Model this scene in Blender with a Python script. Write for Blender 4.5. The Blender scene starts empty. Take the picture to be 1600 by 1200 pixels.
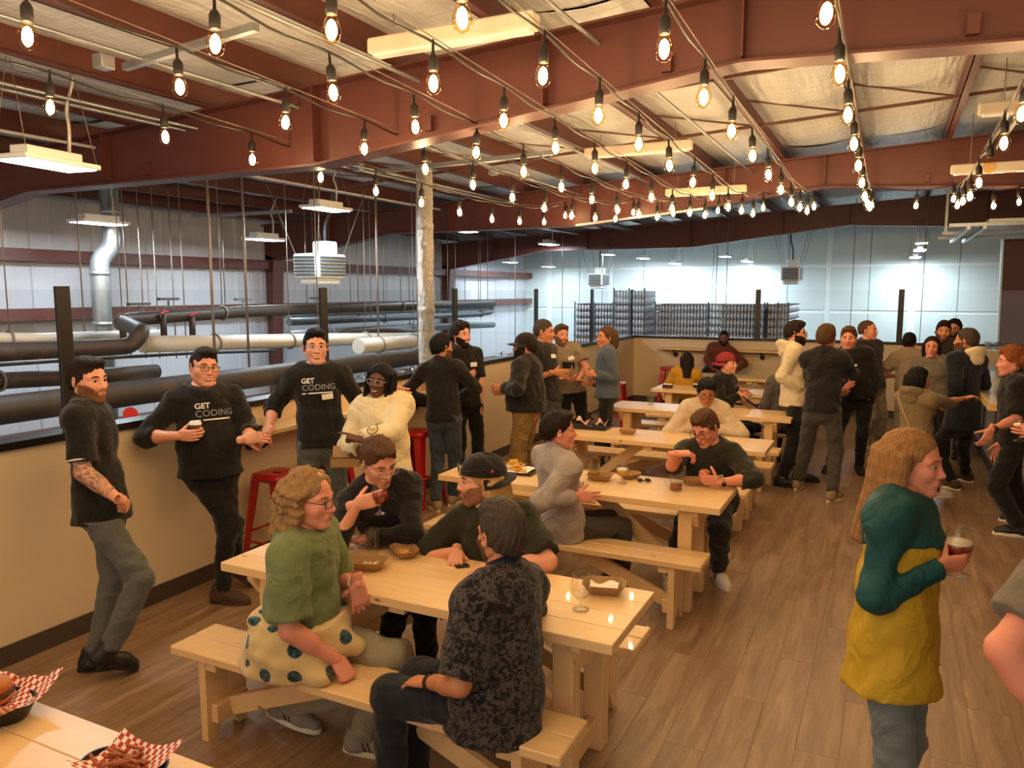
import bpy, bmesh, math, random
import numpy as np
from mathutils import Vector, Matrix
from mathutils.bvhtree import BVHTree
random.seed(7)
rng = np.random.default_rng(7)
SC = bpy.context.scene
COL = SC.collection
R = math.radians

# ------------------------------------------------------------------ camera
FPX, PITCH, YAW, CAMH = 1200.0, R(6.9), R(26.2), 2.15
cd = bpy.data.cameras.new('camera'); cam = bpy.data.objects.new('camera', cd); COL.objects.link(cam)
cam.location = (0, 0, CAMH); cam.rotation_euler = (R(90) - PITCH, 0, YAW)
cd.sensor_width = 36; cd.lens = 36 * FPX / 1600; cd.clip_start = .05; cd.clip_end = 200
SC.camera = cam

# ------------------------------------------------------------------ world, exposure
W = bpy.data.worlds.new('world'); SC.world = W; W.use_nodes = True
W.node_tree.nodes['Background'].inputs[0].default_value = (1.0, .87, .73, 1)
W.node_tree.nodes['Background'].inputs[1].default_value = .46
SC.view_settings.view_transform = 'Standard'; SC.view_settings.look = 'None'
SC.view_settings.exposure = 1.2; SC.view_settings.gamma = 1; SC.view_settings.use_curve_mapping = False
try:
    SC.cycles.use_denoising = True
    SC.cycles.max_bounces = 8; SC.cycles.transparent_max_bounces = 24
    SC.cycles.sample_clamp_indirect = 4.0
    SC.cycles.caustics_reflective = False; SC.cycles.caustics_refractive = False
except Exception:
    pass
BULB = 110.0
HIGHBAY_W = 25.0     # watts of one warehouse light
FLOOD_W = 19.0      # watts of one of the warehouse lights by the far wall

# ------------------------------------------------------------------ pixel helpers (photo taken as 1600 x 1200)
_h = np.array([-math.sin(YAW), math.cos(YAW), 0]); _R = np.array([math.cos(YAW), math.sin(YAW), 0]); _Z = np.array([0, 0, 1.])
_F = _h * math.cos(PITCH) - _Z * math.sin(PITCH); _U = _h * math.sin(PITCH) + _Z * math.cos(PITCH)
_C = np.array([0, 0, CAMH])
def ray(x, y): return _F * FPX + _R * (x - 800) + _U * (600 - y)
def pz(x, y, z): d = ray(x, y); return _C + d * ((z - CAMH) / d[2])
def px_(x, y, X): d = ray(x, y); return _C + d * (X / d[0])
def py_(x, y, Y): d = ray(x, y); return _C + d * (Y / d[1])
def pw(x, y, w): return _C + ray(x, y) * (w / FPX)
def depth(p): return float((np.asarray(p, float) - _C) @ _F)

# ------------------------------------------------------------------ materials
MATS = {}
def srgb(h):
    if isinstance(h, str):
        h = h.lstrip('#'); c = [int(h[i:i + 2], 16) / 255 for i in (0, 2, 4)]
        return tuple(x / 12.92 if x <= .04045 else ((x + .055) / 1.055) ** 2.4 for x in c)
    return tuple(h)
class NT:
    def __init__(s, name):
        s.m = bpy.data.materials.new(name); s.m.use_nodes = True; s.t = s.m.node_tree
        s.b = s.t.nodes['Principled BSDF']; s.out = s.t.nodes['Material Output']
    def n(s, typ, **kw):
        nd = s.t.nodes.new(typ)
        for k, v in kw.items():
            if k in nd.inputs: nd.inputs[k].default_value = v
            else: setattr(nd, k, v)
        return nd
    def l(s, a, b): s.t.links.new(a, b)
    def coord(s, scale=(1, 1, 1), rnd=0.0, space='Object'):
        tc = s.n('ShaderNodeTexCoord'); mp = s.n('ShaderNodeMapping'); mp.inputs['Scale'].default_value = scale
        s.l(tc.outputs[space], mp.inputs['Vector'])
        if rnd:
            oi = s.n('ShaderNodeObjectInfo'); ml = s.n('ShaderNodeMath', operation='MULTIPLY'); ml.inputs[1].default_value = rnd
            s.l(oi.outputs['Random'], ml.inputs[0]); s.l(ml.outputs[0], mp.inputs['Location'])
        return mp.outputs[0]
    def noise(s, vec, scale=5, detail=3, rough=.5, dist=0):
        nz = s.n('ShaderNodeTexNoise'); nz.inputs['Scale'].default_value = scale; nz.inputs['Detail'].default_value = detail
        nz.inputs['Roughness'].default_value = rough; nz.inputs['Distortion'].default_value = dist
        s.l(vec, nz.inputs['Vector']); return nz.outputs['Fac']
    def ramp(s, fac, stops):
        r = s.n('ShaderNodeValToRGB'); e = r.color_ramp.elements
        while len(e) < len(stops): e.new(.5)
        for i, (p, c) in enumerate(stops): e[i].position = p; e[i].color = (*srgb(c), 1)
        s.l(fac, r.inputs[0]); return r.outputs['Color']
    def mix(s, fac, a, b, typ='MIX'):
        m = s.n('ShaderNodeMix', data_type='RGBA', blend_type=typ)
        for sock, v in ((m.inputs[0], fac), (m.inputs[6], a), (m.inputs[7], b)):
            if hasattr(v, 'links') or hasattr(v, 'is_linked'): s.l(v, sock)
            elif isinstance(v, (int, float)): sock.default_value = v
            else: sock.default_value = (*srgb(v), 1)
        return m.outputs[2]
    def bump(s, h, strength=.3, dist=.01):
        b = s.n('ShaderNodeBump'); b.inputs['Strength'].default_value = strength; b.inputs['Distance'].default_value = dist
        s.l(h, b.inputs['Height']); s.l(b.outputs[0], s.b.inputs['Normal'])
    def set(s, **kw):
        for k, v in kw.items():
            sock = s.b.inputs[{'color': 'Base Color', 'rough': 'Roughness', 'metal': 'Metallic', 'spec': 'Specular IOR Level', 'coat': 'Coat Weight', 'sheen': 'Sheen Weight', 'trans': 'Transmission Weight', 'ior': 'IOR', 'alpha': 'Alpha', 'emit': 'Emission Strength', 'emitc': 'Emission Color', 'sss': 'Subsurface Weight'}[k]]
            if hasattr(v, 'is_linked'): s.l(v, sock)
            elif k in ('color', 'emitc'): sock.default_value = (*srgb(v), 1)
            else: sock.default_value = v
        return s
def paint(name, col, rough=.5, metal=0, var=.08, scale=6, bump=0.0, bscale=40, spec=.5, coat=0):
    """plain coloured surface with slight blotchy variation"""
    if name in MATS: return MATS[name]
    t = NT(name); c = srgb(col); v = t.coord()
    lo = tuple(x * (1 - var) for x in c); hi = tuple(min(1, x * (1 + var)) for x in c)
    t.set(color=t.mix(t.noise(v, scale, 3), lo, hi), rough=rough, metal=metal, spec=spec, coat=coat)
    if bump: t.bump(t.noise(v, bscale, 2), bump, .004)
    MATS[name] = t.m; return t.m
def cloth(name, col, var=.18, weave=420, fold=.35, sheen=.15, rough=.9, pattern=None):
    if name in MATS: return MATS[name]
    t = NT(name); c = srgb(col); v = t.coord()
    n1 = t.noise(v, 7, 4, .6, .6); n2 = t.noise(v, weave, 1)
    lo = tuple(x * (1 - var) for x in c); hi = tuple(min(1, x * (1 + var)) for x in c)
    colr = t.mix(n1, lo, hi)
    if pattern == 'camo':
        f = t.ramp(t.noise(v, 38, 5, .62, 1.2), [(.47, '#000000'), (.53, '#ffffff')]); colr = t.mix(f, '#151419', '#4d4541')
    if pattern == 'denim':
        f = t.noise(t.coord((1, 1, .4)), 130, 2); colr = t.mix(f, lo, hi); colr = t.mix(n1, colr, tuple(x * .72 for x in c))
    t.set(color=colr, rough=rough, sheen=sheen, spec=.2)
    a = t.n('ShaderNodeMath', operation='MULTIPLY_ADD'); a.inputs[1].default_value = .03
    n3 = t.noise(v, 5.5, 3, .5, .9); rg = t.n('ShaderNodeMath', operation='MULTIPLY_ADD'); rg.inputs[1].default_value = 1.6; rg.inputs[2].default_value = .1; t.l(n3, rg.inputs[0])
    rb = t.n('ShaderNodeMath', operation='ABSOLUTE'); t.l(rg.outputs[0], rb.inputs[0]); t.l(n2, a.inputs[0]); t.l(rb.outputs[0], a.inputs[2]); t.bump(a.outputs[0], fold * 1.3, .06)
    MATS[name] = t.m; return t.m
def skin(name, col, tattoo=False):
    if name in MATS: return MATS[name]
    t = NT(name); c = srgb(col); v = t.coord()
    n = t.noise(v, 14, 4, .6); red = (min(1, c[0] * 1.08), c[1] * .84, c[2] * .80)
    colr = t.mix(n, c, red)
    t.set(color=colr, rough=.48, spec=.35); t.bump(t.noise(v, 160, 2), .06, .003)
    try:
        t.b.inputs['Subsurface Weight'].default_value = .08; t.b.inputs['Subsurface Radius'].default_value = (.02, .008, .004); t.b.inputs['Subsurface Scale'].default_value = .4
    except Exception: pass
    MATS[name] = t.m; return t.m
def hairmat(name, col, hi=None):
    if name in MATS: return MATS[name]
    t = NT(name); c = srgb(col); hi = srgb(hi) if hi else tuple(min(1, x * 1.9 + .004) for x in c)
    v = t.coord((1, 1, .25)); n = t.noise(v, 95, 3, .6, .4)
    t.set(color=t.mix(n, tuple(x * .55 for x in c), hi), rough=.68, spec=.2); t.bump(n, .9, .008)
    MATS[name] = t.m; return t.m
def wood(name, a, b, knot, grain=(1.2, 14, 14), rough=.36):
    if name in MATS: return MATS[name]
    t = NT(name); v = t.coord(grain, rnd=37.0); v0 = t.coord((1, 1, 1), rnd=11.0)
    g = t.noise(v, 2.2, 5, .6, .5); col = t.mix(g, a, b)
    fine = t.noise(t.coord((2, 60, 60), rnd=5.0), 3, 3); col = t.mix(.22, col, t.mix(fine, '#c59a5c', '#f5dcb0'))
    vo = t.n('ShaderNodeTexVoronoi'); vo.inputs['Scale'].default_value = 3.1; t.l(t.coord((1.0, 2.6, 2.6), rnd=23.0), vo.inputs['Vector'])
    k = t.ramp(vo.outputs['Distance'], [(.03, '#ffffff'), (.085, '#000000')]); col = t.mix(k, col, knot)
    st = t.ramp(t.noise(v0, 3.3, 4, .65), [(.60, '#000000'), (.75, '#ffffff')]); sm = t.n('ShaderNodeMath', operation='MULTIPLY'); sm.inputs[1].default_value = .30
    t.l(st, sm.inputs[0]); col = t.mix(sm.outputs[0], col, '#b98a50')
    oi = t.n('ShaderNodeObjectInfo'); col = t.mix(t.ramp(oi.outputs['Random'], [(0, '#000000'), (1, '#4a4a4a')]), col, '#d3a669')
    t.set(color=col, rough=rough, spec=.5, coat=.2); t.bump(g, .12, .004)
    MATS[name] = t.m; return t.m
def floorwood():
    t = NT('floor_vinyl'); v = t.coord((9, .9, 1), rnd=51.0, space='Object')
    g = t.noise(v, 1.6, 6, .65, .8); oi = t.n('ShaderNodeObjectInfo')
    col = t.ramp(g, [(.25, '#6a5039'), (.5, '#8d7055'), (.75, '#ad9073')])
    col = t.mix(t.ramp(oi.outputs['Random'], [(0, '#000000'), (1, '#666666')]), col, '#7d6349')
    bl = t.ramp(t.noise(t.coord((1, 1, 1), rnd=9.0), 1.3, 3), [(.45, '#000000'), (.8, '#555555')]); col = t.mix(bl, col, '#a99580')
    t.set(color=col, rough=t_rough(t, g), spec=.45); t.bump(g, .08, .003); return t.m
def t_rough(t, g):
    m = t.n('ShaderNodeMapRange'); m.inputs[3].default_value = .28; m.inputs[4].default_value = .5; t.l(g, m.inputs[0]); return m.outputs[0]
def clear(name, tint=(1, 1, 1), gloss=.09, rough=.02, gain=1.0):
    """thin clear sheet: transparent with a Fresnel sheen, so lamps shine through it"""
    if name in MATS: return MATS[name]
    t = NT(name); t.t.nodes.remove(t.b)
    tr = t.n('ShaderNodeBsdfTransparent'); tr.inputs[0].default_value = (*tint, 1)
    gl = t.n('ShaderNodeBsdfGlossy'); gl.inputs['Roughness'].default_value = rough
    ge = t.n('ShaderNodeNewGeometry'); dt = t.n('ShaderNodeVectorMath', operation='DOT_PRODUCT'); t.l(ge.outputs['Normal'], dt.inputs[0]); t.l(ge.outputs['Incoming'], dt.inputs[1])
    ab = t.n('ShaderNodeMath', operation='ABSOLUTE'); t.l(dt.outputs['Value'], ab.inputs[0]); om = t.n('ShaderNodeMath', operation='SUBTRACT'); om.inputs[0].default_value = 1; t.l(ab.outputs[0], om.inputs[1])
    pwr = t.n('ShaderNodeMath', operation='POWER'); pwr.inputs[1].default_value = 5; t.l(om.outputs[0], pwr.inputs[0])
    mul = t.n('ShaderNodeMath', operation='MULTIPLY_ADD'); mul.inputs[1].default_value = gain; mul.inputs[2].default_value = gloss
    t.l(pwr.outputs[0], mul.inputs[0]); mx = t.n('ShaderNodeMixShader')
    t.l(mul.outputs[0], mx.inputs[0]); t.l(tr.outputs[0], mx.inputs[1]); t.l(gl.outputs[0], mx.inputs[2]); t.l(mx.outputs[0], t.out.inputs[0])
    MATS[name] = t.m; return t.m
def emis(name, col, strength):
    if name in MATS: return MATS[name]
    t = NT(name); t.t.nodes.remove(t.b); e = t.n('ShaderNodeEmission'); e.inputs[0].default_value = (*srgb(col), 1); e.inputs[1].default_value = strength
    t.l(e.outputs[0], t.out.inputs[0]); MATS[name] = t.m; return t.m
def liquid(name, col, alpha=.55):
    if name in MATS: return MATS[name]
    t = NT(name); t.set(color=col, rough=.08, trans=.35, ior=1.33, spec=.5); MATS[name] = t.m; return t.m

# ------------------------------------------------------------------ mesh helpers
ORG = {}
def rot3(rx=0, ry=0, rz=0): return np.array(Matrix.Rotation(rz, 3, 'Z') @ Matrix.Rotation(ry, 3, 'Y') @ Matrix.Rotation(rx, 3, 'X'))
def nrm(v): v = np.asarray(v, float); return v / (np.linalg.norm(v) + 1e-12)
class MB:
    def __init__(s): s.v = []; s.f = []; s.sm = []
    def add(s, vs, fs, smooth=False):
        o = len(s.v); s.v.extend([tuple(map(float, p)) for p in vs]); s.f.extend([tuple(int(i) + o for i in f) for f in fs]); s.sm.extend([smooth] * len(fs)); return s
    def box(s, c, size, rot=None, ch=0.0):
        c = np.asarray(c, float); h = np.asarray(size, float) / 2
        if ch <= 0:
            vs = np.array([[x, y, z] for x in (-1, 1) for y in (-1, 1) for z in (-1, 1)]) * h
            fs = [(0, 1, 3, 2), (4, 6, 7, 5), (0, 4, 5, 1), (2, 3, 7, 6), (0, 2, 6, 4), (1, 5, 7, 3)]
        else:
            ch = min(ch, h.min() * .49); vs = []; idx = {}
            for x in (-1, 1):
                for y in (-1, 1):
                    for z in (-1, 1):
                        for a in range(3):
                            p = np.array([x, y, z]) * (h - ch); p[a] = (x, y, z)[a] * h[a]; idx[(x, y, z, a)] = len(vs); vs.append(p)
            fs = []
            for a in range(3):
                b, c2 = [i for i in range(3) if i != a]
                for sg in (-1, 1):
                    q = []
                    for sb, sc in ((-1, -1), (1, -1), (1, 1), (-1, 1)):
                        k = [0, 0, 0]; k[a] = sg; k[b] = sb; k[c2] = sc; q.append(idx[(*k, a)])
                    fs.append(tuple(q if (sg > 0) == (a != 1) else q[::-1]))
                for sb in (-1, 1):
                    for sc in (-1, 1):
                        k1 = [0, 0, 0]; k1[a] = -1; k1[b] = sb; k1[c2] = sc; k2 = list(k1); k2[a] = 1
                        fs.append((idx[(*k1, b)], idx[(*k2, b)], idx[(*k2, c2)], idx[(*k1, c2)]))
            for x in (-1, 1):
                for y in (-1, 1):
                    for z in (-1, 1): fs.append(tuple(idx[(x, y, z, a)] for a in range(3)))
            vs = np.array(vs)
        if rot is not None: vs = vs @ np.asarray(rot).T
        return s.add(vs + c, fs)
    def bar(s, a, b, w, h, up=(0, 0, 1), ch=0.0):
        """rectangular bar from a to b; w across, h along 'up'"""
        a = np.asarray(a, float); b = np.asarray(b, float); d = nrm(b - a); sd = nrm(np.cross(up, d)); u = np.cross(d, sd)
        return s.box((a + b) / 2, (np.linalg.norm(b - a), w, h), np.stack([d, sd, u], 1), ch)
    def tube(s, pts, r, n=10, cap=True, smooth=True, closed=False):
        P = [np.asarray(p, float) for p in pts]; m = len(P); rs = r if hasattr(r, '__len__') else [r] * m
        vs = []; fs = []; ref = None
        for i in range(m):
            if closed: d = P[(i + 1) % m] - P[i - 1]
            else: d = P[min(i + 1, m - 1)] - P[max(i - 1, 0)]
            d = nrm(d)
            if ref is None: ref = nrm(np.cross(d, (0, 0, 1) if abs(d[2]) < .9 else (1, 0, 0)))
            ref = nrm(ref - d * (ref @ d)); b = np.cross(d, ref)
            for k in range(n):
                a = 2 * math.pi * k / n; vs.append(P[i] + rs[i] * (ref * math.cos(a) + b * math.sin(a)))
        for i in range(m if closed else m - 1):
            i2 = (i + 1) % m
            for k in range(n): fs.append((i * n + k, i * n + (k + 1) % n, i2 * n + (k + 1) % n, i2 * n + k))
        s.add(vs, fs, smooth)
        if cap and not closed:
            o = len(s.v) - len(vs); s.f.append(tuple(o + k for k in range(n))[::-1]); s.f.append(tuple(o + (m - 1) * n + k for k in range(n))); s.sm += [False, False]
        return s
    def lathe(s, prof, n=20, c=(0, 0, 0), M=None, smooth=True):
        vs = []; fs = []
        for (r, z) in prof:
            for k in range(n): a = 2 * math.pi * k / n; vs.append((r * math.cos(a), r * math.sin(a), z))
        for i in range(len(prof) - 1):
            for k in range(n): fs.append((i * n + k, i * n + (k + 1) % n, (i + 1) * n + (k + 1) % n, (i + 1) * n + k))
        vs = np.array(vs)
        if M is not None: vs = vs @ np.asarray(M).T
        return s.add(vs + np.asarray(c, float), fs, smooth)
    def prism(s, poly, a, b, axis=1):
        """polygon (list of 2-D points in the plane normal to axis) extruded from a to b"""
        n = len(poly); vs = []
        for t in (a, b):
            for (u, v) in poly: p = [u, v]; p.insert(axis, t); vs.append(p)
        fs = [tuple(range(n))[::-1], tuple(range(n, 2 * n))] + [(i, (i + 1) % n, n + (i + 1) % n, n + i) for i in range(n)]
        if axis == 1: fs = [f[::-1] for f in fs]
        return s.add(vs, fs)
    def grid(s, fn, nu, nv, smooth=True):
        vs = [fn(i / (nu - 1), j / (nv - 1)) for i in range(nu) for j in range(nv)]
        fs = [(i * nv + j, (i + 1) * nv + j, (i + 1) * nv + j + 1, i * nv + j + 1) for i in range(nu - 1) for j in range(nv - 1)]
        return s.add(vs, fs, smooth)
    def ball(s, c, r, nu=12, nv=8, rot=None, smooth=True):
        r = np.ones(3) * np.asarray(r, float); vs = []
        for j in range(nv + 1):
            t = math.pi * j / nv
            for k in range(nu): a = 2 * math.pi * k / nu; vs.append((math.sin(t) * math.cos(a), math.sin(t) * math.sin(a), math.cos(t)))
        vs = np.array(vs) * r
        if rot is not None: vs = vs @ np.asarray(rot).T
        fs = [(j * nu + k, (j + 1) * nu + k, (j + 1) * nu + (k + 1) % nu, j * nu + (k + 1) % nu) for j in range(nv) for k in range(nu)]
        return s.add(vs + np.asarray(c, float), fs, smooth)
    def mesh(s, name, org=(0, 0, 0)):
        me = bpy.data.meshes.new(name); o = np.asarray(org, float)
        me.from_pydata([tuple(np.asarray(p) - o) for p in s.v], [], s.f); me.polygons.foreach_set('use_smooth', s.sm); me.update(); return me
    def build(s, name, mat, parent=None, world=True, label=None):
        return obj(name, s.mesh(name, ORG.get(parent.name if parent else None, (0, 0, 0)) if world else (0, 0, 0)), mat, parent, label)
def obj(name, me, mat, parent=None, label=None):
    o = bpy.data.objects.new(name, me); COL.objects.link(o)
    if mat is not None and len(me.materials) == 0: me.materials.append(mat)
    if parent is not None: o.parent = parent; ORG[o.name] = ORG.get(parent.name, (0, 0, 0))
    if label: o['label'] = label
    return o
def npmesh(name, V, Fq, mat, parent=None, smooth=True, label=None):
    """fast mesh from numpy quads / tris"""
    me = bpy.data.meshes.new(name); V = np.asarray(V, np.float32) - np.asarray(ORG.get(parent.name if parent else None, (0, 0, 0)), np.float32)
    k = Fq.shape[1]; nf = len(Fq)
    me.vertices.add(len(V)); me.vertices.foreach_set('co', V.ravel())
    me.loops.add(nf * k); me.loops.foreach_set('vertex_index', Fq.ravel().astype(np.int32))
    me.polygons.add(nf); me.polygons.foreach_set('loop_start', np.arange(0, nf * k, k, dtype=np.int32))
    try: me.polygons.foreach_set('loop_total', np.full(nf, k, np.int32))
    except Exception: pass
    me.polygons.foreach_set('use_smooth', np.full(nf, smooth)); me.update(calc_edges=True); me.validate()
    return obj(name, me, mat, parent, label)
def thing(name, loc, label, cat, group=None):
    o = bpy.data.objects.new(name, None); COL.objects.link(o); o.location = tuple(map(float, loc)); o.empty_display_size = .1
    ORG[o.name] = tuple(map(float, loc)); return tag(o, label, cat, group)
def tag(o, label, cat=None, group=None):
    o['label'] = label
    if cat: o['category'] = cat
    if group: o['group'] = group
    return o
def struct(o, label=None):
    o['kind'] = 'structure'
    if label: o['label'] = label
    return o
def sroot(name, label=None, loc=(0, 0, 0)):
    o = bpy.data.objects.new(name, None); COL.objects.link(o); o.location = loc; ORG[o.name] = loc; return struct(o, label)
def copy_tree(o, parent=None, loc=None, rz=None):
    c = o.copy(); COL.objects.link(c); c.parent = parent
    if loc is not None: c.location = tuple(map(float, loc)); ORG[c.name] = tuple(map(float, loc))
    if rz is not None: c.rotation_euler.z = rz
    for ch in list(o.children): copy_tree(ch, c)
    return c
# ================================================================== STRUCTURE
WX, BY = -4.48, 14.5                       # faces of the low walls
M_maroon = paint('maroon_steel', '#5e3129', .5, 0, .12, 3, .05)
M_white = paint('warm_white_paint', '#dcc6a2', .62, 0, .04, 2)
M_black = paint('black_powder_coat', '#17120f', .4, 0, .1)
M_base = paint('brown_rubber_base', '#4a3c32', .6, 0, .1)
M_galv = paint('galvanised_steel', '#aeb2b4', .38, .8, .12, 9)
M_pine = wood('pale_pine', '#dfb57b', '#eecd98', '#8a5a2c')
M_floor = floorwood()
M_conc = paint('brewery_concrete', '#8d8f8f', .5, 0, .15, 2)

# floor: vinyl planks running along the room
fl = sroot('floor', 'dark brown wood-look vinyl plank floor of the mezzanine')
MB().box((-.5, 7.0, -.16), (8.2, 17.2, .30)).build('floor_slab', M_base, fl)
pl, pw_ = 1.5, .19
rest = MB(); cells = []
for i in range(int(8.0 / pw_)):
    x = WX + pw_ * (i + .5)
    off = (i * .57) % pl
    for j in range(-1, 11):
        y0 = -1.4 + j * pl + off; y1 = min(y0 + pl, BY)
        if y1 - y0 < .1 or x > 3.5: continue
        cells.append((x, (y0 + y1) / 2, y1 - y0))
def seen_rank(c):
    p = np.array([c[0], c[1], 0.]); w = depth(p)
    if w < .5: return 1e9
    u = 800 + FPX * ((p - _C) @ _R) / w; v = 600 - FPX * ((p - _C) @ _U) / w
    return w if (-150 < u < 1750 and v < 1500) else 1e6 + w
cells.sort(key=seen_rank)
pm = {}
for k, (x, y, ly) in enumerate(cells):
    if k < 300:
        key = round(ly, 3)
        if key not in pm:
            pm[key] = MB().box((0, 0, -.004), (pw_ - .0008, ly - .0008, .008), ch=.0007).mesh('plank'); pm[key].materials.append(M_floor)
        o = bpy.data.objects.new('plank', pm[key]); COL.objects.link(o); o.parent = fl; o.location = (x, y, 0)
    else: rest.box((x, y, -.004), (pw_ - .0008, ly - .0008, .008))
o = rest.build('plank_field', M_floor, fl); o['kind'] = 'stuff'

# low wall along the edge with baseboard, black cap, glass guard
def low_wall(name, a, b, nrmv, label):
    """a,b: ends of the face (x,y); nrmv points into the room"""
    a = np.array([*a, 0.]); b = np.array([*b, 0.]); n = np.array([*nrmv, 0.]); d = nrm(b - a); L = np.linalg.norm(b - a)
    root = sroot(name, label); m = MB(); mid = (a + b) / 2
    m.bar(a - n * .07 + (0, 0, .62), b - n * .07 + (0, 0, .62), .14, 1.26).build('wall_panel', M_white, root)
    return a, b, n, d, L
a, b, n, d, L = low_wall('wall_left', (WX, -1.4), (WX, BY), (1, 0), 'cream painted low wall along the mezzanine edge')
bb = MB().bar(a + n * .008 + (0, 0, .06), b + n * .008 + (0, 0, .06), .016, .12).build('baseboard_left', M_base); struct(bb)
cp = MB().bar(a - n * .06 + (0, 0, 1.272), b - n * .06 + (0, 0, 1.272), .17, .045).build('trim_1', M_black); struct(cp, 'black metal cap on the low wall')
a2, b2, n2, d2, L2 = low_wall('wall_back', (WX - .14, BY), (3.5, BY), (0, -1), 'cream painted low wall closing the far end of the mezzanine')
bb = MB().bar(a2 + n2 * .008 + (0, 0, .06), b2 + n2 * .008 + (0, 0, .06), .016, .12).build('baseboard_back', M_base); struct(bb)
cp = MB().bar(a2 - n2 * .06 + (0, 0, 1.272), b2 - n2 * .06 + (0, 0, 1.272), .17, .045).build('trim_2', M_black); struct(cp, 'black metal cap on the far low wall')
M_guard = clear('guard_glass', (.95, .96, .96), .022, .01, .5)
def guard(root_name, pts, label, fixed):
    root = thing(root_name, (*pts[0][:2], 1.29), label, 'guardrail', 'glass guards on the low walls')
    for p in pts[fixed:]:
        MB().box((p[0], p[1], 1.735), (.03 if fixed == 0 else .09, .09 if fixed == 0 else .03, .89), ch=.004).build('post', M_black, root)
    for p, q in zip(pts[:-1], pts[1:]):
        p3 = np.array([p[0], p[1], 1.73]); q3 = np.array([q[0], q[1], 1.73]); dd = nrm(q3 - p3)
        MB().bar(p3 + dd * .02, q3 - dd * .02, .012, .86).build('pane', M_guard, root)
gx = WX - .05
guard('glass_guardrail', [(gx, y) for y in (.4, 3.01, 5.41, 7.71, 9.98, 12.26, 14.49)], 'clear glass guard with flat black posts along the long low wall', 0)
guard('glass_guardrail', [(x, BY + .05) for x in (gx, -2.18, .14, 2.6)], 'clear glass guard with black posts on the far low wall', 1)

# drink rails fixed to the low walls
def rail(p, q, n, label, brackets):
    p = np.array([*p, 1.07]); q = np.array([*q, 1.07]); n = np.array([*n, 0.])
    root = thing('drink_rail', (*p[:2], 1.0), label, 'shelf')
    MB().bar(p + n * .13, q + n * .13, .26, .04, ch=.006).build('shelf_board', M_pine, root)
    for t in brackets:
        c = p + (q - p) * t; m = MB(); z = np.array([0, 0, 1.])
        m.tube([c + n * .0 - z * .12, c + n * .15 - z * .12, c + n * .18 - z * .10, c + n * .18 - z * .02], .014, 8)
        m.tube([c + n * .002 - z * .12, c + n * .018 - z * .12], .045, 14); m.tube([c + n * .18 - z * .035, c + n * .18 - z * .02], .04, 12)
        m.build('pipe_bracket', M_black, root)
rail((WX, 4.05), (WX, 7.15), (1, 0), 'pale wooden drink rail on pipe brackets below the long glass guard', (.12, .34, .6, .88))
rail((-3.95, BY), (-.9, BY), (0, -1), 'pale wooden drink rail on pipe brackets on the far low wall', (.1, .62, .95))

# rigid frames of the shed roof
def ztop(x): return 3.98 + .056 * (x - 1.14)
FR = [-1.2, 4.8, 10.8, 17.0]
bot = [(-10.05, 2.72), (-7.5, 3.11), (-4.0, 3.11), (-.85, 3.47), (1.3, 3.36), (6.0, 3.1), (9.0, 2.9)]
for k, y in enumerate(FR):
    root = sroot('beam_%d' % (k + 1), 'maroon tapered steel roof frame')
    poly = bot + [(9.0, ztop(9) - .02)] + [(-10.6, ztop(-10.6) - .02), (-10.6, 2.72)]
    MB().prism(poly, y - .006, y + .006).build('web', M_maroon, root)
    for (x0, z0), (x1, z1) in zip(bot[:-1], bot[1:]):
        MB().bar((x0, y, z0 - .008), (x1, y, z1 - .008), .2, .016).build('bottom_flange', M_maroon, root)
    MB().bar((-10.6, y, ztop(-10.6) - .01), (9, y, ztop(9) - .01), .2, .016).build('top_flange', M_maroon, root)
    cpoly = [(-10.7, -3.2), (-10.35, -3.2), (-10.05, 2.72), (-10.7, 2.9)]
    MB().prism(cpoly, y - .006, y + .006).build('column_web', M_maroon, root)
    MB().bar((-10.35, y, -3.2), (-10.05, y, 2.72), .26, .016, up=(1, 0, 0)).build('column_flange', M_maroon, root)
    MB().bar((-10.7, y, -3.2), (-10.7, y, 3.3), .26, .016, up=(1, 0, 0)).build('column_flange', M_maroon, root)
    for xs in (-8.8, -6.4, -4.0, -2.1, -.85, 1.5):
        zb = float(np.interp(xs, [p[0] for p in bot], [p[1] for p in bot]))
        MB().box((xs, y - .05, (zb + ztop(xs)) / 2), (.012, .09, ztop(xs) - zb - .04)).build('stiffener', M_maroon, root)
    # short clips bolted to the web, seen as little lugs
    for xs in (-5.9, -3.0, -1.3, .3):
        zb = float(np.interp(xs, [p[0] for p in bot], [p[1] for p in bot]))
        MB().box((xs, y - .03, zb + .10), (.06, .05, .10)).build('lug', M_maroon, root)
PUR = [.47 + .93 * k for k in range(-11, 8)]
for x in PUR:
    z = ztop(x); m = MB(); m.box((x, 10.6, z + .1), (.012, 25, .2)); m.box((x + .03, 10.6, z + .004), (.07, 25, .008)); m.box((x - .03, 10.6, z + .2), (.07, 25, .008))
    struct(m.build('beam_purlin', M_maroon), 'maroon roof purlin')
# bridging angles and cross rods between the purlins
M_angle = paint('bridging_steel', '#6a4a3e', .5, .2)
for y in (6.6, 8.6):
    for k in range(3, len(PUR) - 1):
        x0, x1 = PUR[k], PUR[k + 1]; m = MB(); m.bar((x0, y, ztop(x0) + .03), (x1, y, ztop(x1) + .03), .03, .03); m.bar((x0, y - .55, ztop(x0) + .17), (x1, y + .1, ztop(x1) + .05), .03, .012)
        struct(m.build('beam_bridging', M_angle))
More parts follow.
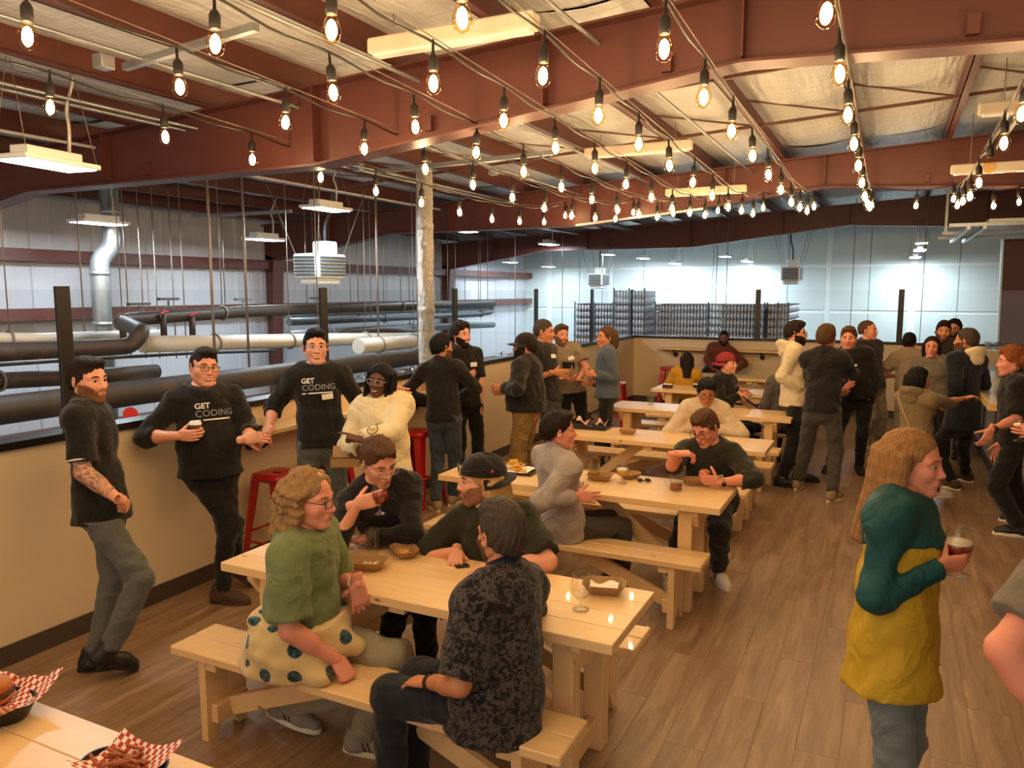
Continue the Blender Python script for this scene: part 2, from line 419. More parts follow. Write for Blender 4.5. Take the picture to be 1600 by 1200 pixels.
# ceiling: white faced insulation sagging between purlins
t = NT('insulation_facing'); v = t.coord((1.2, 9, 1), rnd=13.0); n1 = t.noise(v, 1.6, 4, .6, .8); n2 = t.noise(t.coord((7, 1, 1), rnd=3.0), 2.2, 3)
t.set(color=t.mix(n1, '#c9cbcc', '#e4e7e8'), rough=.32, spec=.5)
ad = t.n('ShaderNodeMath', operation='ADD'); t.l(n1, ad.inputs[0]); t.l(n2, ad.inputs[1]); t.bump(ad.outputs[0], .75, .035); M_insul = t.m
ce = sroot('ceiling', 'white faced insulation between maroon purlins')
for bi in range(len(FR)):
    ya = FR[bi]; yb = FR[bi + 1] if bi + 1 < len(FR) else 22.0
    for k in range(len(PUR) - 1):
        x0, x1 = PUR[k], PUR[k + 1]; ph = rng.random(4) * 6
        def fn(u, w, x0=x0, x1=x1, ya=ya, yb=yb, ph=ph):
            x = x0 + (x1 - x0) * u; y = ya + (yb - ya) * w
            s = 4 * u * (1 - u)
            return (x, y, ztop(x) + .19 - s * (.05 + .016 * math.sin(y * 3.1 + ph[0]) + .012 * math.sin(y * 7.3 + ph[1] + 2 * u)))
        MB().grid(fn, 7, 30).build('insulation_panel', M_insul, ce)
MB().box((-.8, 10.4, 4.38), (20.5, 26, .06), rot3(0, -math.atan(.056), 0)).build('roof_sheet', M_galv, ce)

# outer wall of the shed beyond the guard: ribbed white liner with girts
M_liner = paint('liner_panel', '#c6c8cf', .42, 0, .06, 1.5)
wl = sroot('wall_shed_side', 'ribbed white liner wall of the brewery hall')
lm = None
for k in range(27):
    y = -1.6 + .9 * k
    if lm is None:
        m = MB(); P = [(0, 0), (.24, 0), (.26, .005), (.30, .005), (.32, 0), (.56, 0), (.58, .005), (.62, .005), (.64, 0), (.86, 0), (.875, .02), (.9, .02)]
        for (u0, d0), (u1, d1) in zip(P[:-1], P[1:]): m.add([(d0, u0, -3.2), (d1, u1, -3.2), (d1, u1, 3.5), (d0, u0, 3.5)], [(0, 1, 2, 3)])
        lm = m.mesh('liner_panel'); lm.materials.append(M_liner)
    o = bpy.data.objects.new('liner_panel', lm); COL.objects.link(o); o.parent = wl; o.location = (-10.36, y, 0)
for z, hgt in ((2.62, .16), (1.84, .16), (.2, .16), (-1.4, .16)):
    m = MB()
    for y0, y1 in ((-1.2, 4.7), (4.9, 10.7), (10.9, 16.9), (17.1, 22)): m.bar((-10.22, y0, z), (-10.22, y1, z), .2, hgt)
    struct(m.build('beam_girt', M_maroon), 'maroon wall girt')
# end wall of the hall
M_pan = paint('end_wall_panel', '#cfdcda', .5, 0, .03, 1.2); M_strap = paint('end_wall_strap', '#e8f2ef', .5, 0, .02)
we = sroot('wall_shed_end', 'pale panelled end wall of the brewery hall')
MB().box((-.8, 22.1, .3), (20.5, .1, 7.4)).build('wall_backing', M_strap, we)
pm2 = MB().box((0, 0, 0), (.94, .03, 1.12), ch=.006).mesh('wall_panel'); pm2.materials.append(M_pan)
for i in range(21):
    for j in range(6):
        o = bpy.data.objects.new('wall_panel', pm2); COL.objects.link(o); o.parent = we; o.location = (-10.1 + 1.0 * i + .1 * (i % 2), 22.04, -2.55 + 1.19 * j)
struct(MB().box((-.8, 10.4, -3.25), (20.5, 26, .1)).build('floor_shed', M_conc), 'concrete floor of the brewery hall')
# maroon tapered column beside the bar end, white flashing on its edge
rc = sroot('column_maroon', 'broad maroon steel column behind the far low wall')
MB().prism([(1.93, -3.2), (1.80, 3.1), (3.4, 3.1), (3.4, -3.2)], 16.9, 17.1).build('column_body', M_maroon, rc)
MB().bar((1.90, 16.95, -3.2), (1.775, 16.95, 3.1), .22, .03, up=(1, 0, 0)).build('edge_flashing', M_strap, rc)
struct(MB().box((6.2, 10.4, .3), (.1, 26, 7.4)).build('wall_right', M_white), 'plain wall behind the bar')
# ================================================================== TABLES, BENCHES, STOOLS, BAR
XL, XR = -3.04, -.92
def make_table():
    t = bpy.data.objects.new('dining_table', None); COL.objects.link(t); ORG[t.name] = (0, 0, 0)
    L = XR - XL; w = .152
    pl = [MB().box((0, 0, 0), (L, w - .0015, .045), ch=.003).mesh('top_plank')]
    pl[0].materials.append(M_pine)
    for k in range(4):
        o = bpy.data.objects.new('top_plank', pl[0]); COL.objects.link(o); o.parent = t; o.location = (0, (k - 1.5) * w, .7375)
    for sx in (-1, 1):
        x = sx * (L / 2 - .24)
        for sy in (-1, 1):
            m = MB()
            for q in (-1, 1): m.box((x, sy * .19 + q * .023, .355), (.095, .044, .71), ch=.004)
            m.build('leg', M_pine, t, False)
        MB().prism([(-.27, .715), (.27, .715), (.27, .68), (.20, .59), (-.20, .59), (-.27, .68)], x + sx * .05, x + sx * .09, 0).build('cleat', M_pine, t, False)
        MB().box((x, 0, .12), (.045, .34, .09), ch=.004).build('foot_rail', M_pine, t, False)
        MB().bar((x - sx * .02, 0, .14), (sx * .10, 0, .70), .09, .045, up=(0, 1, 0), ch=.004).build('brace', M_pine, t, False)
    MB().box((0, 0, .692), (.09, .52, .045), ch=.004).build('cleat', M_pine, t, False)
    return t
def make_bench():
    t = bpy.data.objects.new('bench', None); COL.objects.link(t); ORG[t.name] = (0, 0, 0)
    L = 2.04; me = MB().box((0, 0, 0), (L, .14, .042), ch=.005).mesh('seat_plank'); me.materials.append(M_pine)
    for sy in (-1, 1):
        o = bpy.data.objects.new('seat_plank', me); COL.objects.link(o); o.parent = t; o.location = (0, sy * .0725, .429)
    for sx in (-1, 1):
        x = sx * (L / 2 - .19)
        for sy in (-1, 1):
            # leg board with the notch sawn out of its foot
            pts = [(sy * .002, .408), (sy * .125, .408), (sy * .125, 0), (sy * .075, 0), (sy * .002, .13)]
            MB().prism(pts if sy < 0 else pts[::-1], x - .021, x + .021, 0).build('leg', M_pine, t, False)
        MB().box((x - sx * .055, 0, .385), (.065, .25, .045), ch=.004).build('cleat', M_pine, t, False)
        MB().box((x - sx * .04, 0, .135), (.04, .2, .09), ch=.004).build('foot_block', M_pine, t, False)
        MB().bar((x - sx * .06, 0, .14), (sx * .12, 0, .395), .09, .04, up=(0, 1, 0), ch=.004).build('brace', M_pine, t, False)
    return t
TY = [1.2, 3.07, 5.2, 7.15, 9.05, 10.99, 12.9]
tl = ['pale pine trestle table carrying the burger and fries baskets', 'pale pine trestle table with two food boats, an empty pint and an empty stemmed glass',
      'pale pine trestle table with sunglasses, beer mugs and a stemmed beer on top', 'pale pine trestle table with the black serving tray and checked paper',
      'pale pine trestle table with a lone water glass near its end', 'pale pine trestle table holding two small dark boxes', 'pale pine trestle table closest to the far low wall']
proto_t = make_table(); proto_b = make_bench(); cx = (XL + XR) / 2
near_off = [-.5, -.49, -.415, -.5, -.5, -.52, -.5]; far_off = [None, .45, .62, .62, .62, .6, .55]
ordn = ['baskets of burger and fries', 'two food boats and the empty pint', 'sunglasses and beer mugs', 'black serving tray', 'lone water glass', 'two small dark boxes', 'bare top by the far low wall']
first = True
for k, y in enumerate(TY):
    o = proto_t if k == 0 else copy_tree(proto_t)
    o.location = (cx + (0 if k != 0 else -.05), y, 0); ORG[o.name] = tuple(o.location); tag(o, tl[k], 'table', 'pine trestle tables in a row')
    for which, off in (('near', near_off[k]), ('far', far_off[k])):
        if off is None or (k == 0): continue
        b = proto_b if first else copy_tree(proto_b); first = False
        b.location = (cx - .03 + .012 * ((k * 7 + len(which)) % 5 - 2), y + off, 0); ORG[b.name] = tuple(b.location)
        tag(b, 'pine bench %s the table with %s' % ('in front of' if which == 'near' else 'behind', ordn[k]), 'bench', 'pine benches along the tables')
M_red = paint('red_enamel', '#b3141c', .32, .1, .08, 5, coat=.3)
def make_stool():
    t = bpy.data.objects.new('bar_stool', None); COL.objects.link(t); ORG[t.name] = (0, 0, 0)
    H = .76; s = .155; m = MB()
    # seat pan with hand slot: ring of quads round the slot
    zc = H
    outer = []
    for i in range(32):
        a = 2 * math.pi * i / 32; c, q = math.cos(a), math.sin(a); k = (abs(c) ** 5 + abs(q) ** 5) ** (-1 / 5); outer.append((s * k * c, s * k * q))
    slot = [(.052 * math.copysign(abs(math.cos(2 * math.pi * i / 32)) ** .5, math.cos(2 * math.pi * i / 32)), .014 * math.sin(2 * math.pi * i / 32)) for i in range(32)]
    vs = [(x, y, zc - .006) for x, y in slot] + [(x * .5 + u * .5, y * .5 + w * .5, zc) for (x, y), (u, w) in zip(slot, outer)] + [(u * .95, w * .95, zc) for u, w in outer] + [(u, w, zc - .012) for u, w in outer] + [(u * 1.02, w * 1.02, zc - .05) for u, w in outer] + [(u * .98, w * .98, zc - .05) for u, w in outer]
    fs = [(r * 32 + i, (r + 1) * 32 + i, (r + 1) * 32 + (i + 1) % 32, r * 32 + (i + 1) % 32) for r in range(5) for i in range(32)]
    fs = [f[::-1] for f in fs]
    m.add(vs, fs, True); m.build('seat', M_red, t, False)
    for sx in (-1, 1):
        for sy in (-1, 1):
            tp = np.array([sx * .135, sy * .135, H - .03]); bt = np.array([sx * .205, sy * .205, 0.]); m = MB()
            # folded sheet leg: angle section tapering downwards
            for (dx, dy) in ((sx, 0), (0, sy)):
                w0, w1 = .085, .04
                iy = np.array([0, -sy, 0.]) if dx else np.array([-sx, 0, 0.])
                nn = np.array([dx, dy, 0.]) * .004
                q = [tp, bt, bt + iy * w1, tp + iy * w0]
                m.add([p + nn for p in q] + [p - nn for p in q], [(0, 1, 2, 3), (7, 6, 5, 4), (0, 4, 5, 1), (1, 5, 6, 2), (2, 6, 7, 3), (3, 7, 4, 0)])
            m.build('leg', M_red, t, False)
    for z, k in ((.30, .178), (.24, .183)):
        for a in ((1, 0), (-1, 0), (0, 1), (0, -1)):
            if (z == .30) != (a[0] != 0): continue
            c = np.array([a[0] * k, a[1] * k, z]); e = np.array([-a[1], a[0], 0.]) * k
            MB().tube([c - e, c + e], .011, 8).build('foot_bar', M_red, t, False)
    return t
st = make_stool()
SPOT = [(-4.2, 4.42, 'beside the sweatshirt wearer with the paper cup'), (-4.24, 5.08, 'behind the smiling person with an outstretched arm'), (-4.22, 6.42, 'beside the person in the cream fleece'), (-3.63, 13.95, 'next to the mustard sweater'), (-3.75, 11.2, 'beside the denim jacket'), (-2.75, 14.15, 'under the person in the maroon hoodie')]
for k, (x, y, lb) in enumerate(SPOT):
    o = st if k == 0 else copy_tree(st)
    o.location = (x, y, 0); o.rotation_euler.z = R((0, 6, -4, 10, 3, 0)[k]); ORG[o.name] = tuple(o.location)
    tag(o, 'tall red metal stool ' + lb, 'stool', 'red metal bar stools')
# bar counter
M_barf = paint('bar_front_grey', '#a79c90', .6, 0, .05); M_bart = paint('bar_top_white', '#e6ddd0', .18, 0, .03, 2, coat=.4)
bar = thing('bar_counter', (1.3, 11.05, 0), 'long bar counter with pale glossy top and wooden edge', 'bar')
MB().box((1.5, 11.05, .52), (.66, 4.8, 1.02)).build('front_panel', M_barf, bar)
MB().box((1.28, 11.05, 1.055), (.76, 5.0, .05), ch=.004).build('counter_top', M_bart, bar)
MB().box((.895, 11.05, 1.05), (.03, 5.02, .075), ch=.004).build('edge_board', M_pine, bar)
MB().box((1.28, 8.54, 1.05), (.78, .03, .075), ch=.004).build('edge_board', M_pine, bar)
MB().box((1.16, 11.05, .05), (.03, 4.8, .10)).build('kick_plate', M_base, bar)
for k in range(4): MB().box((1.165, 9.3 + 1.2 * k, .58), (.012, .02, .9)).build('joint_strip', M_base, bar)
# ================================================================== BREWERY HALL BEYOND THE GUARD
M_pipe = paint('black_pipe_insulation', '#3a302b', .55, 0, .2, 6); M_pvc = paint('white_pipe_jacket', '#d9d3c8', .45, 0, .06)
M_gpipe = paint('grey_pipe_jacket', '#5c6468', .45, .1, .15); M_steel = paint('stainless_steel', '#c3c7c9', .22, .95, .08, 3)
M_hb = paint('fixture_white', '#e9ebe8', .4, 0, .03); M_led = emis('cool_diffuser', '#e8f6ff', 14.0); M_redv = paint('valve_red', '#d03028', .4)
M_rod = paint('threaded_rod', '#8c8076', .5, .4, .1)
def fillet(P, r=.12, n=5):
    P = [np.asarray(p, float) for p in P]; out = [P[0]]
    for a, b, c in zip(P[:-2], P[1:-1], P[2:]):
        u = nrm(a - b); v = nrm(c - b); k = min(r, np.linalg.norm(a - b) * .48, np.linalg.norm(c - b) * .48)
        p0, p1 = b + u * k, b + v * k
        for i in range(n + 1): t = i / n; out.append((1 - t) ** 2 * p0 + 2 * t * (1 - t) * b + t * t * p1)
    out.append(P[-1]); return out
def pipe(spec, r, mat, label, fr=.25, hangers=()):
    P = [px_(x, y, X) for x, y, X in spec]
    if spec[0][0] <= 0: P = [P[0] + nrm(P[0] - P[1]) * 3.2] + P
    root = thing('pipe_run', P[0], label, 'pipe', 'pipework of the brewery hall')
    MB().tube(fillet(P, fr), r, 14).build('jacket', mat, root)
    for t in hangers:   # clevis hanger and rod up to the roof steel
        k = min(int(t * (len(P) - 1)), len(P) - 2); c = P[k] + (P[k + 1] - P[k]) * (t * (len(P) - 1) - k)
        m = MB(); d = nrm(P[k + 1] - P[k]); s = nrm(np.cross(d, (0, 0, 1)))
        ring = [c + (s * math.cos(a) + np.array([0, 0, 1]) * math.sin(a)) * (r + .012) for a in np.linspace(0, 2 * math.pi, 13)[:-1]]
        m.tube(ring, .011, 6, closed=True); m.tube([c + (0, 0, r), (c[0], c[1], ztop(c[0]) + .05)], .006, 6); m.build('hanger', M_rod, root)
    return root
pipe([(-240, 674, -5.6), (0, 641, -5.6), (480, 579, -5.6), (640, 559, -5.6), (690, 552, -5.6)], .105, M_pipe, 'thick black insulated pipe just beyond the low wall', .2, (.3, .62, .85))
pipe([(-200, 612, -6.5), (0, 595, -6.5), (150, 588, -6.5), (245, 580, -6.5)], .07, M_pipe, 'black insulated pipe above the thickest one, ending in a valve set', .2, (.5,))
pipe([(-200, 565, -6.2), (0, 550, -6.2), (205, 541, -6.2), (222, 518, -6.2), (185, 500, -7.4), (390, 486, -7.4), (650, 478, -7.4), (770, 474, -7.4)], .075, M_pipe, 'black insulated pipe with a swan-neck bend', .3, (.2, .6, .72, .86))
pipe([(-30, 528, -6.8), (58, 529, -6.8), (255, 521, -8.6)], .05, M_pvc, 'thin white jacketed pipe slanting behind the swan-neck bend', .1, (.5,))
pipe([(222, 538, -6.6), (400, 534, -6.6), (500, 531, -6.6), (660, 528, -6.6)], .085, M_pvc, 'long white jacketed pipe level with the standing heads', .1, (.2, .5, .8))
pipe([(560, 541, -6.1), (655, 533, -6.1)], .10, M_pvc, 'short thick white jacketed pipe in front of the foil duct', .1, (.3, .9))
pipe([(452, 503, -8.2), (600, 497, -8.2), (745, 491, -8.2), (768, 487, -8.2), (768, 478, -8.2), (700, 480, -8.2)], .06, M_gpipe, 'grey pipe with a return bend beyond the foil duct', .18, (.2, .45))
pipe([(452, 524, -8.5), (600, 514, -8.5), (770, 507, -8.5)], .075, M_gpipe, 'grey pipe lowest in the far bank', .1, (.2, .6))
pipe([(452, 492, -8.9), (620, 486, -8.9), (760, 482, -8.9)], .05, M_gpipe, 'slim grey pipe at the back of the bank', .1, (.3, .7))
pipe([(500, 540, -7.2), (540, 520, -7.2), (600, 516, -7.2), (655, 520, -7.2)], .07, M_pipe, 'short curved black pipe behind the smiling pair', .25)
pipe([(0, 570, -7.9), (120, 562, -7.9), (300, 552, -7.9), (430, 548, -7.9)], .02, M_pipe, 'thin black line strung behind the leaning pair', .1)
# ball valves with handles
for x, y, X in ((192, 512, -7.2), (255, 500, -7.3), (300, 503, -7.3), (201, 652, -5.5), (485, 552, -5.62)):
    c = px_(x, y, X); root = thing('pipe_valve', c, {192: 'small valve with a red lever on the swan-neck pipe', 255: 'upright valve with a red handle', 300: 'bent black branch with a red handle', 201: 'grey elbow branch with a red wheel', 485: 'dark pipe flange beside the smiling pair'}[x], 'valve')
    MB().tube([c + (0, 0, -.18), c + (0, 0, .06)], .035, 10).build('stem', M_pipe if x != 201 else M_gpipe, root)
    if x == 201: MB().tube([c + (.02, 0, .03), c + (.04, -.01, .03)], .055, 18).build('hand_wheel', M_redv, root)
    else: MB().bar(c + (0, -.03, .07), c + (0, .08, .10), .03, .02, ch=.004).build('lever', M_redv if x != 485 else M_pipe, root)
# instrument tees standing on the pipes
for x, y, X in ((217, 478, -7.4), (263, 470, -7.4), (380, 470, -7.4), (495, 468, -7.4)):
    c = px_(x, y, X); root = thing('vent_tee', c, 'small grey tee standing on the black pipe ' + {217: 'beside the vent stack', 263: 'past the vent stack', 380: 'by the hall column', 495: 'below the cream unit heater'}[x], 'fitting', 'tees on the swan-neck pipe')
    m = MB(); m.box(c + (0, 0, .02), (.06, .26, .03)); m.tube([c, c + (0, 0, -.17)], .012, 8); m.build('tee', M_gpipe, root)
    ring = [c + np.array([0, math.cos(a) * .07, -.14 + math.sin(a) * .07]) for a in np.linspace(0, 2 * math.pi, 17)[:-1]]
    MB().tube(ring, .012, 6, closed=True).build('shackle', M_gpipe, root)
# galvanised vent stack with an offset, foil-clad duct
def cyl_at(x, y, X): return px_(x, y, X)
c = cyl_at(165, 400, -9.2); v = thing('vent_stack', (c[0], c[1], -.2), 'galvanised vent stack with an offset elbow against the white liner', 'duct')
MB().tube(fillet([c + (0, .10, 1.4), c + (0, .10, .12), c + (0, -.10, -.05), c + (0, -.10, -2.6)], .15, 4), .115, 18).build('stack', M_galv, v)
for z in (.55, -.25, -.9, -1.5): MB().tube([c + (0, .10 if z > 0 else -.10, z), c + (0, .10 if z > 0 else -.10, z + .05)], .122, 18).build('band', M_galv, v)
t = NT('foil_facing'); vv = t.coord((1, 1, 1)); n1 = t.noise(vv, 34, 4, .7, 1.0); t.set(color=t.mix(n1, '#9f968a', '#f2ece2'), rough=.27, metal=.85); t.bump(n1, 1.0, .03); M_foil = t.m
fd = thing('foil_duct', (-5.14, 8.05, -3.2), 'round duct wrapped in crinkled silver foil rising behind the low wall', 'duct')
def foil(u, w):
    a = 2 * math.pi * u; z = -3.2 + 6.9 * w; r = .097 + .004 * math.sin(5 * a + 9 * z) + .003 * math.sin(11 * a - 23 * z) + .003 * math.sin(17 * a + 41 * z + 2 * math.sin(13 * z)); return (-5.14 + r * math.cos(a), 8.05 + r * math.sin(a), z)
MB().grid(foil, 49, 340).build('foil_wrap', M_foil, fd)
for z in (.9, 1.9, 2.9): MB().tube([(-5.14, 8.05, z), (-5.14, 8.05, z + .06)], .107, 24).build('tape_band', M_foil, fd)
# unit heaters
def heater(c, s, label):
    h = thing('unit_heater', c, label, 'heater', 'ceiling hung unit heaters')
    MB().box(c, (.45 * s, .62 * s, .34 * s), ch=.02).build('case', M_hb, h)
    for k in range(6): MB().box(c + np.array([.235 * s, 0, (-.12 + .048 * k) * s]), (.03 * s, .54 * s, .02 * s), rot3(0, .5, 0)).build('louver', M_gpipe, h)
    for k in range(6): MB().box(c + np.array([0, -.32 * s, (-.12 + .048 * k) * s]), (.36 * s, .03 * s, .02 * s), rot3(.5, 0, 0)).build('louver', M_gpipe, h)
    MB().box(c + np.array([0, .0, -.215 * s]), (.36 * s, .46 * s, .09 * s), ch=.03).build('diffuser', M_hb, h)
    MB().box(c + np.array([.0, .12 * s, .26 * s]), (.26 * s, .26 * s, .19 * s), ch=.02).build('burner_box', M_hb, h)
    for sx, sy in ((-1, -1), (1, -1), (1, 1), (-1, 1)):
        p = c + np.array([sx * .2 * s, sy * .28 * s, .17 * s]); MB().tube([p, (p[0] + sx * .3 * s, p[1] + sy * .25 * s, ztop(p[0]) + .125)], .006, 6).build('hanger', M_rod, h)
    p = c + np.array([0, .12 * s, .34 * s]); MB().tube(fillet([p, p + (0, .0, .25), p + (-.1, .3, .5), (p[0] - .1, p[1] + .3, ztop(p[0]))], .15), .02, 8).build('flue', M_gpipe, h)
heater(pw(500, 416, 10.4), .95, 'cream unit heater with dark louvers beside the foil duct')
heater(pw(935, 437, 19.0), .85, 'small unit heater above the olive T-shirt wearer')
heater(pw(1237, 428, 18.2), .95, 'dark louvered unit heater above the cream hoodie wearer')
# linear high-bay lights on cables
def highbay(c, L, label, watts, yawr=0.0, flex=True):
    h = thing('highbay_light', c, label, 'light', 'cool white high-bay lights'); q = rot3(0, 0, yawr)
    MB().box(c, (.33 * L / .62, L, .035), q, ch=.006).build('housing', M_hb, h)
    MB().box(c + (0, 0, .05), (.15 * L / .62, L * .75, .07), q, ch=.006).build('driver_box', M_hb, h)
    MB().box(c + (0, 0, -.021), (.27 * L / .62, L * .92, .006), q).build('diffuser', M_led, h)
    zt = ztop(c[0]) + .125
    for sy in (-1, 1):
        for sx in (-1, 1):
            a = c + q @ np.array([sx * .14, sy * L * .46, .02]); MB().tube([a, (c + q @ np.array([0, sy * L * .40, 0]))[:2].tolist() + [zt]], .003, 5).build('cable', M_rod, h)
    if flex:
        a = c + q @ np.array([0, L * .3, .08]); MB().tube(fillet([a, a + (.02, 0, .2), a + (-.10, .06, .32), (a[0], a[1] + .1, zt)], .12), .011, 7).build('flex_conduit', M_pvc, h)
    ld = bpy.data.lights.new('highbay_lamp', 'AREA'); ld.shape = 'RECTANGLE'; ld.size = .27 * L / .62; ld.size_y = L * .9; ld.energy = watts; ld.color = (.80, .92, 1.0)
    lo = bpy.data.objects.new('highbay_lamp', ld); COL.objects.link(lo); lo.parent = h; lo.location = (0, 0, -.03)
    return h
highbay(pw(75, 254, 5.3), .60, 'large white high-bay light hung over the pipes, with a curly flex', 9, R(8))
for k, (x, y, w, L, lb) in enumerate([(155, 347, 9.3, .62, 'in front of the vent stack'), (510, 325, 9.4, .62, 'above the cream unit heater'), (413, 373, 11.6, .62, 'in front of the hall column'),
        (725, 360, 14.2, .62, 'just past the foil duct'), (858, 381, 17.6, .60, 'over the grey pipe bank end'), (1025, 373, 17.6, .60, 'under the last dark roof frame')]):
    highbay(pw(x, y, w), L, 'white high-bay light ' + lb, HIGHBAY_W * (1.1 if k < 3 else 1))
ENDL = ['closest to the ribbed liner wall', 'second out from the ribbed liner wall', 'above the small unit heater', 'just past the small unit heater', 'above the edge of the wide can stack', 'above the middle of the wide can stack', 'above the sideways can stack', 'in the column group, middle one', 'in the column group, lowest one', 'in the column group, highest one']
for k, (x, y, Y) in enumerate([(797, 409, 18.9), (857, 416, 20.9), (950, 397, 19.6), (1005, 403, 20.9), (1055, 411, 21.2), (1133, 400, 20.4), (1168, 408, 21.2), (1437, 391, 20.2), (1430, 402, 21.2), (1440, 379, 19.4)]):
    highbay(py_(x, y, Y), .5, 'small bright high-bay light near the end wall ' + ENDL[k], FLOOD_W, 0, False)
# can pallets: tiers of cans on sheets
M_can = paint('can_aluminium', '#e4e6ee', .35, .15, .12, 60); M_sheet = paint('slip_sheet', '#4b5060', .8)
def pallet(x0, x1, y0, y1, ztop_, tiers, label, z0=-3.2):
    root = thing('can_pallet', ((x0 + x1) / 2, (y0 + y1) / 2, z0), label, 'pallet', 'pallets of empty cans')
    th = .165; z = ztop_ - tiers * th
    nx = max(3, int((x1 - x0) / .075)); ny = max(3, int((y1 - y0) / .3))
    MB().box(((x0 + x1) / 2, (y0 + y1) / 2, (z + z0) / 2), (x1 - x0, y1 - y0, z - z0)).build('lower_load', M_can, root)
    cm = MB()
    for i in range(nx):
        for (yy) in (y0 + .04, y1 - .04): cm.tube([((x0 + (i + .5) * (x1 - x0) / nx), yy, 0), ((x0 + (i + .5) * (x1 - x0) / nx), yy, th - .02)], .033, 6, True, True)
    nyy = int((y1 - y0) / .075)
    for j in range(nyy):
        for xx in (x0 + .04, x1 - .04): cm.tube([(xx, y0 + (j + .5) * (y1 - y0) / nyy, 0), (xx, y0 + (j + .5) * (y1 - y0) / nyy, th - .02)], .033, 6, True, True)
    me = cm.mesh('cans', (0, 0, 0)); me.materials.append(M_can)
    sm = MB().box(((x0 + x1) / 2, (y0 + y1) / 2, th - .005), (x1 - x0 + .03, y1 - y0 + .03, .01)).mesh('sheet'); sm.materials.append(M_sheet)
    org = np.array(ORG[root.name])
    for k in range(tiers):
        for nm, mm in (('can_tier', me), ('slip_sheet', sm)):
            o = bpy.data.objects.new(nm, mm); COL.objects.link(o); o.parent = root; o.location = (-org[0], -org[1], z + k * th - org[2])
            if nm == 'can_tier': o['kind'] = 'stuff'
    for xx in (x0, (x0 + x1) / 2, x1): MB().box((xx, y0 - .012, ztop_ - .55), (.035, .02, 1.2)).build('corner_post', M_sheet, root)
pallet(-5.05, -2.55, 18.0, 19.2, 1.85, 8, 'wide stack of empty cans seen behind the maroon hoodie')
pallet(-2.5, -2.05, 18.05, 20.3, 1.85, 8, 'can stack turned sideways beside the wide can stack')
pallet(-7.1, -6.1, 18.0, 19.1, 1.84, 8, 'can stack seen beside the olive T-shirt wearer')
pallet(-5.95, -5.2, 17.6, 18.6, 2.17, 10, 'tallest can stack next to the denim jacket wearer')
# stainless tanks whose tops show over the low wall
def tank(x, y, r, zt, label):
    t_ = thing('brewing_tank', (x, y, -3.2), label, 'tank', 'stainless tanks below the mezzanine')
    MB().lathe([(.001, zt + .16), (r * .3, zt + .15), (r * .7, zt + .09), (r * .93, zt - .02), (r, zt - .14), (r, -2.4), (r * .2, -3.0), (.001, -3.0)], 36, (x, y, 0)).build('shell', M_steel, t_)
    MB().tube([(x + r * .3, y, zt + .12), (x + r * .3, y, zt + .27)], .2, 20).build('manway', M_steel, t_)
    for k in range(5):
        a = k * 1.3 + .4; MB().tube([(x + r * .55 * math.cos(a), y + r * .55 * math.sin(a), zt + .08), (x + r * .55 * math.cos(a), y + r * .55 * math.sin(a), zt + .3)], .035, 10).build('port', M_steel, t_)
    for k in range(3):
        a = k * 2.1; MB().tube([(x + r * .8 * math.cos(a), y + r * .8 * math.sin(a), -2.6), (x + r * .9 * math.cos(a), y + r * .9 * math.sin(a), -3.2)], .05, 8).build('leg', M_steel, t_)
tank(-6.6, 6.3, .75, .62, 'stainless tank top crowded with fittings behind the two printed sweatshirts'); tank(-6.9, 9.6, .8, .72, 'stainless tank top between the two talking groups'); tank(-8.6, 4.2, .8, .45, 'stainless tank low behind the tattooed leaning person'); tank(-6.6, 12.6, .8, .7, 'stainless tank beyond the black cap wearer')
# threaded rods hanging from the roof over the pipes
for k, (x, y1, X) in enumerate([(135, 560, -7.6), (205, 560, -8.2), (228, 560, -8.4), (250, 560, -8.6), (276, 560, -8.6), (292, 560, -8.2), (340, 650, -6.0), (352, 480, -8.8), (390, 590, -6.4), (480, 480, -8.0), (492, 500, -8.4), (548, 485, -8.0), (560, 488, -8.4), (592, 560, -6.2), (580, 500, -7.2), (700, 478, -8.3), (712, 478, -8.3), (748, 475, -8.3), (762, 475, -8.3), (805, 560, -6.6), (878, 540, -6.6), (940, 520, -6.9)]):
    b = px_(x, y1, X); struct(MB().tube([b, (b[0], b[1], ztop(b[0]) + .05)], .008 if x not in (340, 390, 592) else .014, 7).build('trim_rod', M_rod), 'thin hanger rod from the roof')
for x, X in ((1134, None), (1330, None), (1440, None), (1118, None)):
    b = py_(x, 480, 16.0); struct(MB().tube([(b[0], b[1], -.5), (b[0], b[1], ztop(b[0]))], .007, 6).build('trim_rod', M_rod), 'thin hanger rod from the roof')
# strut channels and conduits under the purlins
def strut(p, q, w=.042, mat=None, nm='strut_channel', label='galvanised strut channel under the purlins'):
    struct(MB().bar(p, q, w, w).build('trim_strut', mat or M_galv), label)
strut(pz(195, 105, 3.55), pz(400, 42, 3.55)); strut(pz(590, 268, 3.42), pz(868, 238, 3.42)); strut(pz(455, 330, 3.2), pz(300, 338, 3.2)); strut(py_(900, 352, 10.6), py_(1100, 326, 10.6), .03)
for x, z in ((-5.3, 3.50), (-5.45, 3.50), (-6.6, 3.45), (-4.2, 3.56), (-3.1, 3.63), (-1.75, 3.70), (.9, 3.82), (1.0, 3.82)):
    m = MB(); m.tube([(x, -1, z), (x, 21.5, z)], .014 if x < .5 else .03, 8); struct(m.build('trim_conduit', M_galv if x > -6 else M_pvc), 'conduit running under the purlins')
for x, y in ((162, 97), (771, 268), (560, 262)): struct(MB().box(pz(x, y, 3.5), (.09, .09, .08), ch=.006).build('trim_junction_box', M_galv), 'grey junction box on the conduit')
